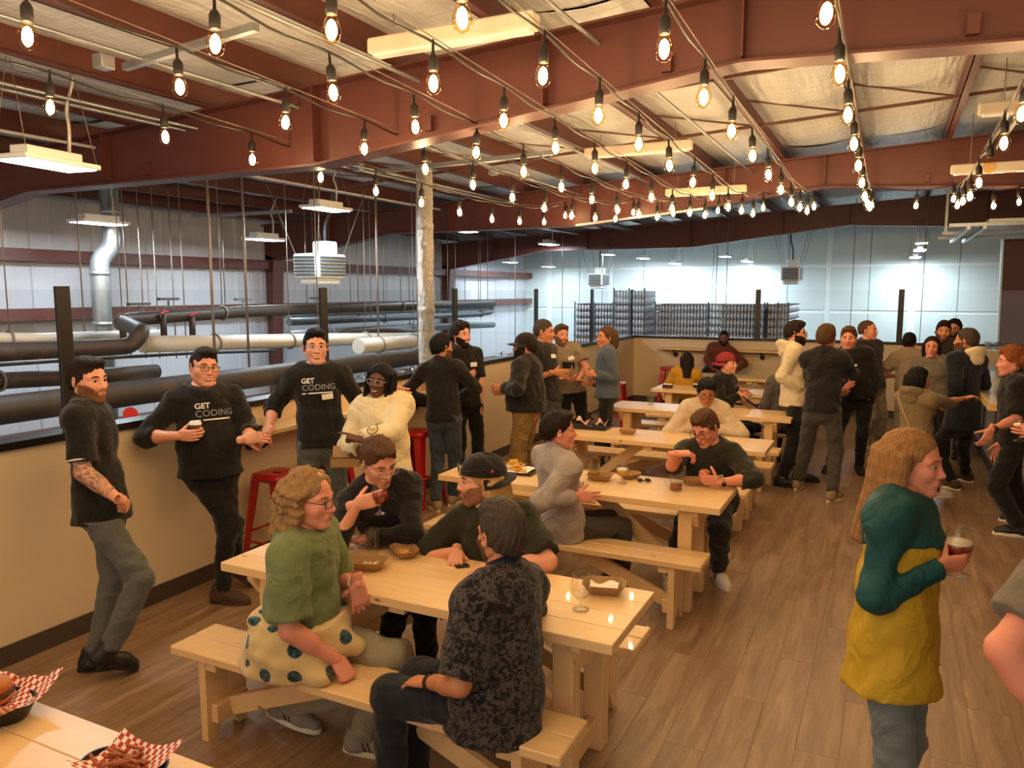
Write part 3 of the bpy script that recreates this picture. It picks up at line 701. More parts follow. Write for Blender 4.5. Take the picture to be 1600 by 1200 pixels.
# strip lights (switched off) under the purlins
M_strip = paint('strip_housing', '#d9cbb4', .5, 0, .04)
for (x0, x1, y, z, lb) in [(-2.89, -1.8, 3.96, 3.6, 'in front of the first roof frame'), (-3.0, -1.87, 7.86, 3.6, 'between the first two roof frames'), (-2.78, -1.74, 10.3, 3.45, 'in front of the second roof frame'), (.48, 1.65, 9.5, 3.42, 'in front of the second roof frame near the bar'), (.54, 1.7, 7.4, 3.6, 'over the bar counter')]:
    r_ = thing('strip_light', ((x0 + x1) / 2, y, z), 'unlit cream strip light ' + lb, 'light', 'unlit strip lights')
    MB().box(((x0 + x1) / 2, y, z), (x1 - x0, .11, .09), ch=.012).build('housing', M_strip, r_)
    MB().box(((x0 + x1) / 2, y, z - .05), (x1 - x0 - .06, .08, .02), ch=.006).build('diffuser', M_hb, r_)
    for q in (.15, .85): xx = x0 + (x1 - x0) * q; MB().tube([(xx, y, z + .04), (xx, y, ztop(xx) + .02)], .004, 5).build('hanger', M_rod, r_)
# open overhead door and its tracks over the bar end
od = thing('overhead_door', (2.3, 15.2, 3.1), 'open overhead door lying flat on tracks above the bar end', 'door')
for k in range(8): MB().box((2.75, 13.5 + .47 * k, 3.17), (3.1, .45, .05), ch=.01).build('door_panel', M_hb, od)
for x in (.95, 1.15): MB().bar((x, 13.2, 3.08), (x, 17.0, 3.08), .05, .06).build('track', M_galv, od)
for y in (13.3, 15.05, 16.3): MB().bar((.7, y, 3.12), (4.2, y, 3.12), .04, .05).build('cross_rail', M_galv, od)
for x in (.75, 3.9): MB().bar((x, 15.1, 3.12), (x, 15.1, ztop(x)), .04, .04, up=(0, 1, 0)).build('hanger', M_galv, od)

# ================================================================== STRING LIGHTS
M_sock = paint('socket_black', '#1a1512', .5); M_cord = paint('cord_black', '#2a201a', .5)
M_bulb = clear('bulb_glass', (1.0, .84, .55), .03, .02, .8)
M_core = emis('filament_glow', (1.0, .77, .55), BULB)
bp = [(.001, -.072), (.012, -.070), (.024, -.060), (.031, -.042), (.030, -.024), (.023, -.004), (.016, .012), (.015, .022)]
me_glass = MB().lathe(bp, 14).mesh('bulb'); me_glass.materials.append(M_bulb)
me_core = MB().lathe([(.001, -.058), (.011, -.053), (.0165, -.040), (.0165, -.022), (.011, -.006), (.001, .002)], 10).mesh('filament'); me_core.materials.append(M_core)
me_sock = MB().lathe([(.001, .016), (.018, .016), (.019, .03), (.019, .062), (.012, .075), (.006, .08), (.005, .13)], 12).mesh('socket'); me_sock.materials.append(M_sock)
def zbulb(y, x=0): return float(np.interp(y, [-1.2, 2.2, 5, 8, 9.6, 10.7], [3.3, 3.2, 3.09, 2.985, 3.06, 3.28]))
def add_bulb(root, c, lit=True):
    org = np.array(ORG[root.name]); o = bpy.data.objects.new('bulb', me_glass); COL.objects.link(o); o.parent = root; o.location = tuple(np.asarray(c) - org + (0, 0, .035)); o.scale = (1.28,) * 3; o.rotation_euler = (random.uniform(-.07, .07), random.uniform(-.07, .07), random.random() * 6)
    for nm, me in (('filament', me_core), ('socket', me_sock)):
        if nm == 'filament' and not lit: continue
        s = bpy.data.objects.new(nm, me); COL.objects.link(s); s.parent = o
SL = [(-3.28, 2.11, 10.6), (-4.29, 2.86, 10.7), (-2.62, 2.49, 10.6), (-2.06, 2.56, 10.6), (-1.52, 2.66, 10.6), (-.91, 3.29, 10.6), (-.27, 3.16, 10.6), (.57, 5.0, 10.4)]
SLN = ['above the middle of the tables', 'closest to the glass guard', 'over the table ends by the wall', 'over the table centres', 'over the table ends by the aisle', 'along the aisle edge of the tables', 'over the aisle', 'over the bar edge']
for k, (x, y0, y1) in enumerate(SL):
    ys = [y0 - .76 * j for j in range(1, 5) if y0 - .76 * j > -.9][::-1]; y = y0; s = .76
    while y < y1: ys.append(y); y += s
    root = thing('string_light', (x, ys[0], zbulb(ys[0])), 'string of warm filament bulbs ' + SLN[k], 'string light', 'strings of filament bulbs')
    pts = [(x, -1.2, 3.5)]
    for i, yy in enumerate(ys):
        z = zbulb(yy) + .20; pts.append((x, yy, z)); add_bulb(root, (x, yy, zbulb(yy)), not (k == 7 and i in (1, 6)))
        if i + 1 < len(ys): ym = (yy + ys[i + 1]) / 2; pts.append((x + random.uniform(-.012, .012), ym, (zbulb(yy) + zbulb(ys[i + 1])) / 2 + .20 - .03 - .012 * random.random()))
    pts.append((x, 10.75, 3.42 if abs(x) < 2.5 else 3.2)); MB().tube(fillet(pts, .2, 3), .0065, 6).build('cord', M_cord, root)
    MB().tube([(x + .004, -1.2, 3.52)] + [(x + .004, yy, zbulb(yy) + .21) for yy in ys] + [(x + .004, 10.75, pts[-1][2])], .003, 5).build('support_wire', M_rod, root)
root = thing('string_light', (-.27, 10.68, 3.42), 'loose end of bulb string slung under the second roof frame', 'string light', 'strings of filament bulbs')
P = [(-.9, 10.68, 3.42), (-.27, 10.68, 3.42), (.2, 10.68, 3.34), (.6, 10.68, 3.40), (1.0, 10.68, 3.30), (1.4, 10.68, 3.36)]
MB().tube(fillet(P, .2, 4), .0065, 6).build('cord', M_cord, root)
for q in ((.2, 3.21), (1.0, 3.17), (1.25, 3.2)): add_bulb(root, (q[0], 10.68, q[1] - .03))
# ================================================================== PEOPLE: engine
def smin(a, b, k):
    h = np.clip(.5 + .5 * (a - b) / k, 0, 1); return a + (b - a) * h - k * h * (1 - h)
class Fld:
    """signed distance grid; shapes are blended in locally, the surface is pulled out with surface nets"""
    def __init__(s, lo, hi, h):
        s.h = h; s.lo = np.asarray(lo, float) - 2 * h; n = np.ceil((np.asarray(hi, float) + 2 * h - s.lo) / h).astype(int) + 1
        s.n = n; s.V = np.full(n, .25, np.float32); s.ax = [s.lo[i] + h * np.arange(n[i]) for i in range(3)]
    def reg(s, lo, hi):
        i0 = np.clip(np.floor((np.asarray(lo) - s.lo) / s.h).astype(int), 0, s.n); i1 = np.clip(np.ceil((np.asarray(hi) - s.lo) / s.h).astype(int) + 1, 0, s.n)
        sl = tuple(slice(a, b) for a, b in zip(i0, i1))
        return sl, s.ax[0][sl[0]][:, None, None], s.ax[1][sl[1]][None, :, None], s.ax[2][sl[2]][None, None, :]
    def put(s, sl, d, k, op):
        d = d.astype(np.float32)
        if op == 'add': s.V[sl] = smin(s.V[sl], d, k)
        else: s.V[sl] = -smin(-s.V[sl], d, k)
    def cone(s, a, b, ra, rb, k=.02, flat=None, op='add', cut=(False, False)):
        """round cone a-b; flat=(axis, factor) squeezes the section along axis; cut ends flat"""
        a = np.asarray(a, float); b = np.asarray(b, float); r = max(ra, rb) + k + .03
        sl, X, Y, Z = s.reg(np.minimum(a, b) - r, np.maximum(a, b) + r)
        if 0 in s.V[sl].shape: return s
        ba = b - a; L2 = ba @ ba + 1e-12; px, py, pz_ = X - a[0], Y - a[1], Z - a[2]
        traw = (px * ba[0] + py * ba[1] + pz_ * ba[2]) / L2; t = np.clip(traw, 0, 1)
        dx, dy, dz = px - ba[0] * t, py - ba[1] * t, pz_ - ba[2] * t
        if flat is not None:
            n, f = nrm(flat[0]), flat[1]; q = (dx * n[0] + dy * n[1] + dz * n[2]) * (1 / f - 1); dx, dy, dz = dx + n[0] * q, dy + n[1] * q, dz + n[2] * q
        d = np.sqrt(dx * dx + dy * dy + dz * dz) - (ra + (rb - ra) * t)
        if flat is not None: d = d * (.5 + .5 * flat[1])
        L = math.sqrt(L2)
        if cut[0]: d = np.maximum(d, -traw * L)
        if cut[1]: d = np.maximum(d, (traw - 1) * L)
        s.put(sl, d, k, op); return s
    def ell(s, c, rad, M=None, k=.02, op='add'):
        c = np.asarray(c, float); rad = np.ones(3) * np.asarray(rad, float); r = rad.max() + k + .03
        sl, X, Y, Z = s.reg(c - r, c + r)
        if 0 in s.V[sl].shape: return s
        p = [X - c[0], Y - c[1], Z - c[2]]
        if M is not None: p = [p[0] * M[0][i] + p[1] * M[1][i] + p[2] * M[2][i] for i in range(3)]
        k0 = np.sqrt((p[0] / rad[0]) ** 2 + (p[1] / rad[1]) ** 2 + (p[2] / rad[2]) ** 2); k1 = np.sqrt((p[0] / rad[0] ** 2) ** 2 + (p[1] / rad[1] ** 2) ** 2 + (p[2] / rad[2] ** 2) ** 2) + 1e-6
        s.put(sl, k0 * (k0 - 1) / k1, k, op); return s
    def plane(s, p, n):
        """cut away the side n points to"""
        n = nrm(n); s.V = np.maximum(s.V, ((s.ax[0] - p[0]) * n[0])[:, None, None] + ((s.ax[1] - p[1]) * n[1])[None, :, None] + ((s.ax[2] - p[2]) * n[2])[None, None, :]).astype(np.float32); return s
    def wob(s, amp, fr, seed=0, stretch=(1, 1, 1)):
        r = np.random.default_rng(seed); X, Y, Z = s.ax[0][:, None, None] * stretch[0], s.ax[1][None, :, None] * stretch[1], s.ax[2][None, None, :] * stretch[2]
        w = 0
        for q in range(4):
            d = nrm(r.normal(size=3)) * fr * (1 + .6 * q); e = nrm(r.normal(size=3)) * fr * .45; ph = r.random() * 6
            w = w + np.sin(d[0] * X + d[1] * Y + d[2] * Z + ph + 1.5 * np.sin(e[0] * X + e[1] * Y + e[2] * Z + ph * 2)) / (1 + .5 * q)
        s.V = s.V + (amp * w).astype(np.float32); return s
    def out(s): return nets(s.V, s.lo, s.h)
_COR = np.array([[i, j, k] for i in (0, 1) for j in (0, 1) for k in (0, 1)])
_EDG = [(a, b) for a in range(8) for b in range(a + 1, 8) if np.abs(_COR[a] - _COR[b]).sum() == 1]
def nets(V, lo, h):
    I = V < 0; c = np.zeros(np.array(V.shape) - 1, np.int8); nx, ny, nz = V.shape
    for a in _COR: c += I[a[0]:nx - 1 + a[0], a[1]:ny - 1 + a[1], a[2]:nz - 1 + a[2]]
    act = (c > 0) & (c < 8); ijk = np.argwhere(act)
    if len(ijk) == 0: return np.zeros((0, 3)), np.zeros((0, 4), int)
    idx = np.full(act.shape, -1, np.int32); idx[act] = np.arange(len(ijk)); val = [V[ijk[:, 0] + a[0], ijk[:, 1] + a[1], ijk[:, 2] + a[2]] for a in _COR]
    S = np.zeros((len(ijk), 3)); N = np.zeros(len(ijk))
    for a, b in _EDG:
        m = (val[a] < 0) != (val[b] < 0); t = np.where(m, val[a] / np.where(m, val[a] - val[b], 1), 0)
        S += (m[:, None]) * (_COR[a] + t[:, None] * (_COR[b] - _COR[a])); N += m
    P = (ijk + S / N[:, None]) * h + lo; Fs = []
    for ax in range(3):
        u, v = [(1, 2), (2, 0), (0, 1)][ax]; sh = [slice(None)] * 3; s0 = list(sh); s1 = list(sh); s0[ax] = slice(0, -1); s1[ax] = slice(1, None)
        A = I[tuple(s0)]; B = I[tuple(s1)]; e = np.argwhere(A != B); e = e[(e[:, u] > 0) & (e[:, v] > 0) & (e[:, u] < act.shape[u]) & (e[:, v] < act.shape[v])]
        if len(e) == 0: continue
        def at(du, dv): q = e.copy(); q[:, u] += du; q[:, v] += dv; return idx[q[:, 0], q[:, 1], q[:, 2]]
        q = np.stack([at(-1, -1), at(0, -1), at(0, 0), at(-1, 0)], 1); ins = A[e[:, 0], e[:, 1], e[:, 2]]; q[~ins] = q[~ins][:, ::-1]; Fs.append(q)
    Fq = np.concatenate(Fs); Fq = Fq[(Fq >= 0).all(1)]; return P, Fq
def join(parts):
    Vs, Fs, o = [], [], 0
    for V, F in parts: Vs.append(V); Fs.append(F + o); o += len(V)
    return np.concatenate(Vs), np.concatenate(Fs)
def mbj(m):
    """quads only MB -> arrays"""
    return np.array(m.v), np.array([f if len(f) == 4 else (f[0], f[1], f[2], f[2]) for f in m.f if len(f) in (3, 4)])
CACHE = {}
def cached(key, fn):
    if key not in CACHE: CACHE[key] = fn()
    return CACHE[key]
# ---- head in its own frame: x forward, y left, z up; about .235 m tall, origin mid head
def head_field(kind, h):
    F = Fld((-.14, -.11, -.15), (.15, .11, .14), h); wj = {'m': 1, 'f': .9, 'w': 1.16}[kind]; ns = {'m': 1, 'f': .82, 'w': 1}[kind]
    F.ell((-.012, 0, .032), (.100, .077, .087), k=.01); F.ell((.026, 0, -.04), (.066, .060 * wj, .080), k=.03)
    for s in (-1, 1):
        F.cone((-.005, s * .054 * wj, -.05), (.068, s * .014 * wj, -.100), .019, .017, .025); F.ell((.056, s * .036 * wj, -.026), (.030, .026 * wj, .026), k=.025)
        F.cone((.082, s * .012, .022), (.066, s * .05, .020), .0105, .010, .015)
    F.ell((.074, 0, -.100), (.022, .024 * wj, .018), k=.02)
    F.cone((.090, 0, .016), (.106, 0, -.028), .0085 * ns, .0125 * ns, .012); F.ell((.111, 0, -.030), (.011 * ns, .011 * ns, .010), k=.008)
    for s in (-1, 1): F.ell((.098, s * .013, -.034), (.011, .009, .008), k=.008)
    for s in (-1, 1): F.ell((.097, s * .032, .003), (.0135, .0165, .0072), k=.009, op='sub')
    F.ell((.092, 0, -.063), (.014, .026, .015), k=.016)
    for s in (-1, 1):
        Me = np.array([[.9, .42 * s, 0], [-.42 * s, .9, 0], [0, 0, 1]]).T
        F.ell((-.008, s * .080, -.004), (.019, .008, .031), Me, k=.006); F.ell((-.004, s * .088, .0), (.009, .006, .017), Me, k=.006, op='sub')
    return F
def head_mesh(kind, h): return cached(('head', kind, h), lambda: (lambda F: (F, F.out()))(head_field(kind, h)))
def shell_from_head(kind, h, t, region):
    F = head_mesh(kind, h)[0]; X, Y, Z = F.ax[0][:, None, None], F.ax[1][None, :, None], F.ax[2][None, None, :]
    return nets(np.maximum(F.V - t, region(X, Y, Z) + 0 * F.V).astype(np.float32), F.lo, F.h)
def beard(kind, h, t=.006, full=True):
    def reg(X, Y, Z):
        top = np.minimum(-.046 + .9 * np.clip(np.abs(Y) - .034, 0, .06), .0); r = np.maximum(Z - top, -(X - .004)); m = np.sqrt(((X - .1) / .03) ** 2 + (Y / .027) ** 2 + ((Z + .064) / .0115) ** 2) - 1
        return np.maximum(r, -m * .01)
    return cached(('beard', kind, h, t), lambda: shell_from_head(kind, h, t, reg))
def hair_short(h, top=.012, side=.006, line=.056, quiff=0., nape=-.055, seed=1, wv=.0025, fr=90, fade=True):
    def fn():
        F = Fld((-.16, -.12, -.13), (.16, .12, .19), h); F.ell((-.014, 0, .034), (.100 + side, .077 + side, .087 + top), k=.01)
        F.ell((-.03, 0, .0), (.082 + side, .074 + side, .085), k=.02)
        if quiff: F.ell((.035, .0, .098), (.066, .058, .022 + quiff), k=.03)
        X, Y, Z = F.ax[0][:, None, None], F.ax[1][None, :, None], F.ax[2][None, None, :]
        F.V = F.V + (min(.0018, side * .5 + .0004) * np.sin(Y * 250 + 5 * np.sin(X * 22 + seed) + 3 * np.sin(Z * 31))).astype(np.float32); F.V = np.maximum(F.V, (.8 * X - .6 * (Z - .055) - line + .0035 * np.sin(Y * 190 + seed) + .0025 * np.sin(Y * 410 + 2 * seed + X * 60))); F.V = np.maximum(F.V, -(Z - np.maximum(-.012 + .55 * (X + .0), nape))).astype(np.float32)
        F.wob(min(wv, side * .35), fr, seed, (1, 1, .6)); return F.out()
    return cached(('short', h, top, side, line, quiff, nape, seed, wv, fr), fn)
def hair_long(h, L=.3, vol=.0, curl=0., seed=3, n=46, tuck=True, front=.9, part=0., rad=.014, fwd=0., a0=.38, z0=.03):
    """locks from the parting over the skull and down; L length below the ears"""
    def fn():
        r = np.random.default_rng(seed); F = Fld((-.22, -.2, -.18 - L), (.16, .2, .17), h)
        F.ell((-.016, 0, .036), (.104, .084, .092), k=.01); F.ell((-.045, 0, -.02), (.075 + vol * .5, .080 + vol, .10), k=.03)
        X, Y, Z = F.ax[0][:, None, None], F.ax[1][None, :, None], F.ax[2][None, None, :]
        F.V = np.maximum(F.V, .86 * X - .5 * (Z - .06) - .058).astype(np.float32)
        for i in range(n):
            a = math.pi * (a0 + (2 - 2 * a0) * (i + r.random() * .6) / n)   # around the back
            ca, sa = math.cos(a), math.sin(a); P = []
            for j in range(8):
                t = j / 7; z = z0 - t * (.05 + L); o = 1.04 + .22 * math.sin(math.pi * min(1, t * 1.1)) * (vol * 9 + .4) * .5
                x = -.016 + .100 * ca * o - .012 * t; y = .082 * sa * (o + vol * 2 * math.sin(math.pi * t ** .7))
                if curl: x += curl * math.sin(t * 17 + i * 1.7); y += curl * math.cos(t * 15 + i * 2.3)
                if z < -.12: x -= .02 * (1 if not fwd else -fwd) * (-.12 - z) / .2
                P.append((x, y, z + (.004 * r.normal()) * t))
            ll = .75 + .35 * r.random() if curl else .9 + .12 * r.random()
            for j in range(7):
                p, q = np.array(P[j]), np.array(P[j + 1])
                if j / 7 > ll: break
                F.cone(p, q, rad * (1.1 - .5 * j / 7), rad * (1.1 - .5 * (j + 1) / 7), .012)
        if curl: F.wob(.005, 85, seed)
        else: F.wob(.0016, 150, seed, (1, 1, .15))
        return F.out()
    return cached(('long', h, L, vol, curl, seed, n, rad, fwd, a0, z0), fn)
def cap_dome(h, tilt=.12):
    def fn():
        F = Fld((-.15, -.12, -.06), (.15, .12, .18), h); F.ell((-.014, 0, .036), (.116, .093, .102), k=.01)
        F.plane((0, 0, .030), (-tilt, 0, -1)); return F.out()
    return cached(('cap', h, tilt), fn)
def brim_mesh(back=False):
    m = MB(); s = -1 if back else 1
    def up(u, w, dz=0.):
        a = (u - .5) * math.pi * .92; r0 = .098; r1 = .098 + .075 * math.cos(a) ** .7 if abs(a) < 1.57 else .098; r = r0 + (r1 - r0) * w
        return (s * (r * math.cos(a) * 1.08 - .012), r * math.sin(a) * .9, .036 - (.016 if back else 0) - .012 * w - .03 * (math.sin(a) ** 2) * w + dz)
    m.grid(lambda u, w: up(u, w), 17, 6); m.grid(lambda u, w: up(1 - u, w, -.005), 17, 6); m.grid(lambda u, w: (lambda a, b: tuple(a[i] * (1 - w) + b[i] * w for i in range(3)))(up(1 - u, 1), up(1 - u, 1, -.005)), 17, 2); return mbj(m)
def face_bits(mouth='calm'):
    """eyes, irises, brows, lips, teeth in head space"""
    def fn():
        ey, ir, br, lp, te = MB(), MB(), MB(), MB(), MB()
        for s in (-1, 1):
            ey.ball((.0762, s * .0315, .003), .0125, 12, 8); ir.ball((.0778, s * .0308, .003), (.0128, .0094, .0094), 12, 8)
            br.tube([(.0935, s * .014, .0235), (.0915, s * .030, .0285), (.0775, s * .050, .0235)], [.0035, .004, .002], 6)
        if mouth == 'calm':
            lp.tube([(.0925, .023, -.0625), (.1045, .008, -.0605), (.1052, 0, -.0618), (.1045, -.008, -.0605), (.0925, -.023, -.0625)], [.002, .0042, .004, .0042, .002], 7)
            lp.tube([(.0925, .022, -.064), (.1042, 0, -.0685), (.0925, -.022, -.064)], [.002, .0052, .002], 7)
        else:
            lp.tube([(.090, .028, -.056), (.1055, .010, -.0605), (.1055, -.010, -.0605), (.090, -.028, -.056)], [.002, .0038, .0038, .002], 7)
            lp.tube([(.090, .028, -.056), (.1040, .012, -.0735), (.1040, -.012, -.0735), (.090, -.028, -.056)], [.002, .0042, .0042, .002], 7)
            te.ball((.1010, 0, -.0660), (.0065, .021, .0064), 12, 8)
        return [mbj(x) if x.v else None for x in (ey, ir, br, lp, te)]
    return cached(('face', mouth), fn)
def specs_mesh(kind='rect'):
    def fn():
        m = MB(); w, hh, p = {'rect': (.0235, .0165, 4.), 'round': (.0225, .0205, 2.2), 'wide': (.026, .019, 3.)}[kind]
        for s in (-1, 1):
            ring = []
            for i in range(20):
                a = 2 * math.pi * i / 20; c, q = math.cos(a), math.sin(a); k = (abs(c) ** p + abs(q) ** p) ** (-1 / p); y = s * .032 + w * k * c; ring.append((.114 - abs(y) * .12 - .0 , y, .000 + hh * k * q))
            m.tube(ring, .0021, 6, closed=True); m.tube([(.106, s * (.032 + w), .006), (.095, s * .072, .008), (.0, s * .083, .008), (-.02, s * .083, -.004)], .0019, 6)
        m.tube([(.113, .009, .004), (.116, 0, .007), (.113, -.009, .004)], .0019, 6); return mbj(m)
    return cached(('specs', kind), fn)
# ---- hand: wrist at origin, fingers +x, palm -z, thumb +y (right hand)
HP = {'relax': ((22, 28, 18), (30, 20, 10)), 'grip': ((48, 58, 30), (44, 22, 18)), 'cup': ((34, 42, 26), (50, 18, 14)), 'flat': ((6, 8, 4), (20, 8, 4)), 'fist': ((82, 92, 55), (48, 30, 40)), 'point': ((80, 85, 50), (44, 26, 30))}
def hand_mesh(pose, h=.0042):
    def fn():
        F = Fld((-.05, -.07, -.10), (.22, .085, .04), h); cu, th = HP[pose]
        ys = (.031, .0105, -.0105, -.030); kx = (.090, .094, .090, .082); seg = ((.042, .025, .020), (.046, .029, .021), (.043, .027, .020), (.034, .020, .018)); rr = (.0092, .0095, .009, .008)
        F.cone((-.04, 0, 0), (.012, 0, 0), .027, .025, .015, ((0, 0, 1), .72)); F.ell((.045, .002, -.002), (.052, .038, .0155), k=.015)
        for i in range(4):
            F.cone((.01, ys[i] * .6, 0), (kx[i], ys[i], 0), .012, .0105, .012); p = np.array([kx[i], ys[i], 0.]); a = 0; sp = (.10, .03, -.03, -.10)[i] * (1 if pose in ('flat', 'relax') else .4)
            for q in range(3):
                a += R(cu[q] if not (pose == 'point' and i == 0) else (8, 8, 5)[q]) * (1 + (.06 * i if pose != 'flat' else 0)); d = np.array([math.cos(a), sp * math.cos(a), -math.sin(a)]); e = p + d * seg[i][q]
                F.cone(p, e, rr[i] * (1 - .09 * q), rr[i] * (1 - .09 * (q + 1)), .004); p = e
        p = np.array([.016, .026, -.004]); F.cone((.01, .012, -.002), p, .016, .014, .015); az = R(52); el = 0
        for q, L in enumerate((.040, .030, .024)):
            el += R(th[q]) * (.9 if q == 0 else .6); az -= R(th[q] * .45 if q else 0); d = np.array([math.cos(az) * math.cos(el), math.sin(az) * math.cos(el), -math.sin(el)]); e = p + d * L; F.cone(p, e, .0125 - .0018 * q, .0112 - .0018 * q, .006); p = e
        return F.out()
    return cached(('hand', pose, h), fn)
def shoe_mesh(kind):
    """ankle above origin, toe +x; returns upper and sole"""
    def fn():
        h = .007; F = Fld((-.11, -.08, -.01), (.23, .08, .2), h)
        F.cone((-.045, 0, .05), (.10, 0, .046), .044, .042, .03, ((0, 1, 0), .88)); F.cone((.09, 0, .040), (.165, .004, .030), .043, .034, .03); top = .13 if kind == 'boot' else .095
        F.cone((-.03, 0, .04), (-.022, 0, top), .045, .046, .03, cut=(False, True)); F.plane((0, 0, .018), (0, 0, -1)); U = F.out()
        m = MB(); ol = []
        for i in range(28):
            a = 2 * math.pi * i / 28; c, q = math.cos(a), math.sin(a); ol.append((.056 + .152 * c, (.043 + .009 * c) * q * (1 if abs(c) < .95 else .9) + .003))
        n = 28; vs = [(x, y, 0.) for x, y in ol] + [(x * 1.0, y * 1.03, .014) for x, y in ol] + [(x * .99, y * .97, .026) for x, y in ol]; fs = [(r_ * n + i, r_ * n + (i + 1) % n, (r_ + 1) * n + (i + 1) % n, (r_ + 1) * n + i) for r_ in range(2) for i in range(n)]
        for lay in (0, 2):
            for i in range(13): q = (lay * n + i, lay * n + i + 1, lay * n + n - 2 - i, lay * n + n - 1 - i); fs.append(q if lay else q[::-1])
        m.add(vs, fs, False); return U, mbj(m)
    return cached(('shoe', kind), fn)
def ik(a, t, l1, l2, hint):
    a = np.asarray(a, float); t = np.asarray(t, float); d = t - a; L = np.linalg.norm(d); u = d / (L + 1e-9); L = min(L, (l1 + l2) * .995); t = a + u * L
    c = (l1 * l1 + L * L - l2 * l2) / (2 * L); s = math.sqrt(max(0, l1 * l1 - c * c)); n = np.asarray(hint, float); n = n - u * (n @ u); n = nrm(n); return a + u * c + n * s, t
SKINS = {'fair': skin('skin_fair', '#d9a184'), 'pink': skin('skin_pink', '#d8967c'), 'tan': skin('skin_tan', '#c58a63'), 'olive': skin('skin_olive', '#b98058'), 'brown': skin('skin_brown', '#7a4c33'), 'dark': skin('skin_dark', '#63402c')}
M_eye = paint('eye_white', '#a3958a', .35); M_iris = paint('iris_dark', '#1d120c', .2); M_teeth = paint('teeth', '#efe8da', .35); M_lipl = paint('lip_rose', '#a8584a', .45); M_lipd = paint('lip_brown', '#5e3027', .45)
M_frame = paint('spectacle_frame', '#241812', .35); M_framec = paint('spectacle_wire', '#c9c2ba', .25, .7); M_tagw = paint('name_tag_paper', '#efe6dc', .6); M_taged = paint('name_tag_print', '#c8453a', .6)
PEOPLE = {}
def vdir(P, ang):
    """horizontal direction seen from the camera: 0 towards it, 90 to image right, 180 away"""
    d = nrm(np.array([P[0], P[1], 0.])); r = np.array([d[1], -d[0], 0.]); return -d * math.cos(R(ang)) + r * math.sin(R(ang))
def person(label, head, hip, feet, by, hy, H=1.77, hp=0, hr=0, g=1.0, belly=0., skin_='fair', top=None, topn='shirt', sleeve='long', hem=-.06, loose=.010, bottom=None, bottomn='trousers', legw=1.0, shoe=None, sole=None, shoek='shoe',
           lh=None, rh=None, hair=None, hairm=None, beardm=None, bt=.006, glasses=None, gm=None, mouth='calm', kind='m', headwear=None, near=False, tagat=None, collar=None, hood=None, tilt=0., elbow=None, shw=1.0, brow=None, extra=None, twist=0., sleevel=None, seated=False, yoke=None, piping=None, cmat=None, stripes=None, lace=None):
    """head, hip: world points; feet: [(point, yaw, pitch)] left, right; lh/rh: (wrist, pose, finger dir or None, palm dir)"""
    s = H / 1.78
    if not seated:   # stand on straight legs: drop or raise the hips to what the planted feet allow
        hip = np.array(hip, float); lv = np.cross([0, 0, 1.], vdir(hip, by)); zz = []
        for sg, (fp, fy, fpt) in zip((1, -1), feet):
            if fpt: continue
            j = hip + lv * .092 * s * sg; q = np.asarray(fp, float); dh = math.hypot(q[0] - j[0], q[1] - j[1]); zz.append(q[2] + .085 * s + math.sqrt(max(.3, (.840 * s) ** 2 - dh * dh)) + .02)
        hip[2] = min(zz)
    hh = .0055 if near else .0085; hb = .012 if near else .017; hc = .010 if near else .015
    HC = np.asarray(head, float); P = np.asarray(hip, float); fwd = vdir(P, by); up = np.array([0, 0, 1.]); hf = vdir(HC, hy) * math.cos(R(hp)) + up * math.sin(R(hp)); hl = nrm(np.cross(up, hf)); hu = np.cross(hf, hl)
    if hr: hl, hu = hl * math.cos(R(hr)) + hu * math.sin(R(hr)), hu * math.cos(R(hr)) - hl * math.sin(R(hr))
    HM = np.stack([hf, hl, hu], 1); hs = s * (1.07 if kind != 'f' else 1.05)
    d = nrm(HC - P); NB = HC - (.60 * d + .40 * hu + .0 * up) * .165 * s - hf * .018 * s; spine = nrm(NB - P)
    left = nrm(np.cross(spine, fwd)); fw = nrm(np.cross(left, spine))
    if tilt: left = nrm(left + spine * math.tan(R(tilt)))
    hl_dir = nrm(np.cross(up, fwd)); sl_ = left
    if twist: sl_ = left * math.cos(R(twist)) + np.cross(spine, left) * math.sin(R(twist)); sf = nrm(np.cross(sl_, spine))
    else: sf = fw
    sw = .168 * s * shw * (1 + .35 * (g - 1)); SHL = NB - spine * .055 * s + sl_ * sw; SHR = NB - spine * .055 * s - sl_ * sw; ua, fa = .300 * s, .262 * s
    HL, HR_ = P + hl_dir * .092 * s - up * .02, P - hl_dir * .092 * s - up * .02
    base = (float(P[0]), float(P[1]), float(min(f[0][2] for f in feet)))
    root = thing('person', base, label, 'person'); sk = SKINS[skin_]
    # limbs
    arms = []
    for side, S, w in ((1, SHL, lh), (-1, SHR, rh)):
        if w is None: w = (S - up * (ua + fa) * .97 + sf * .05 + sl_ * side * .06, 'relax', None, -sl_ * side)
        hint = (elbow or {}).get(side); hint = np.asarray(hint, float) if hint is not None else -sf * .6 + sl_ * side * .75 - up * .5
        E, Wp = ik(S, w[0], ua, fa, hint); fd = nrm(w[2]) if w[2] is not None else nrm(Wp - E); arms.append((side, S, E, Wp, w[1], fd, np.asarray(w[3], float)))
    legs = []
    tl, sh_ = .432 * s, .415 * s
    for J, (fp, fy, fpt) in zip((HL, HR_), feet):
        fp = np.asarray(fp, float); ff = vdir(fp, fy); fdir = ff * math.cos(R(fpt)) - up * math.sin(R(fpt)); A = fp + up * .085 * s - ff * .0
        if fpt: A = fp + up * (.085 + .19 * math.sin(R(fpt))) * s - ff * .10 * math.sin(R(fpt))
        K, A2 = ik(J, A, tl, sh_, fwd * .9 + ff * .3 + up * .25); legs.append((J, K, A2, ff, fdir, fpt, fp))
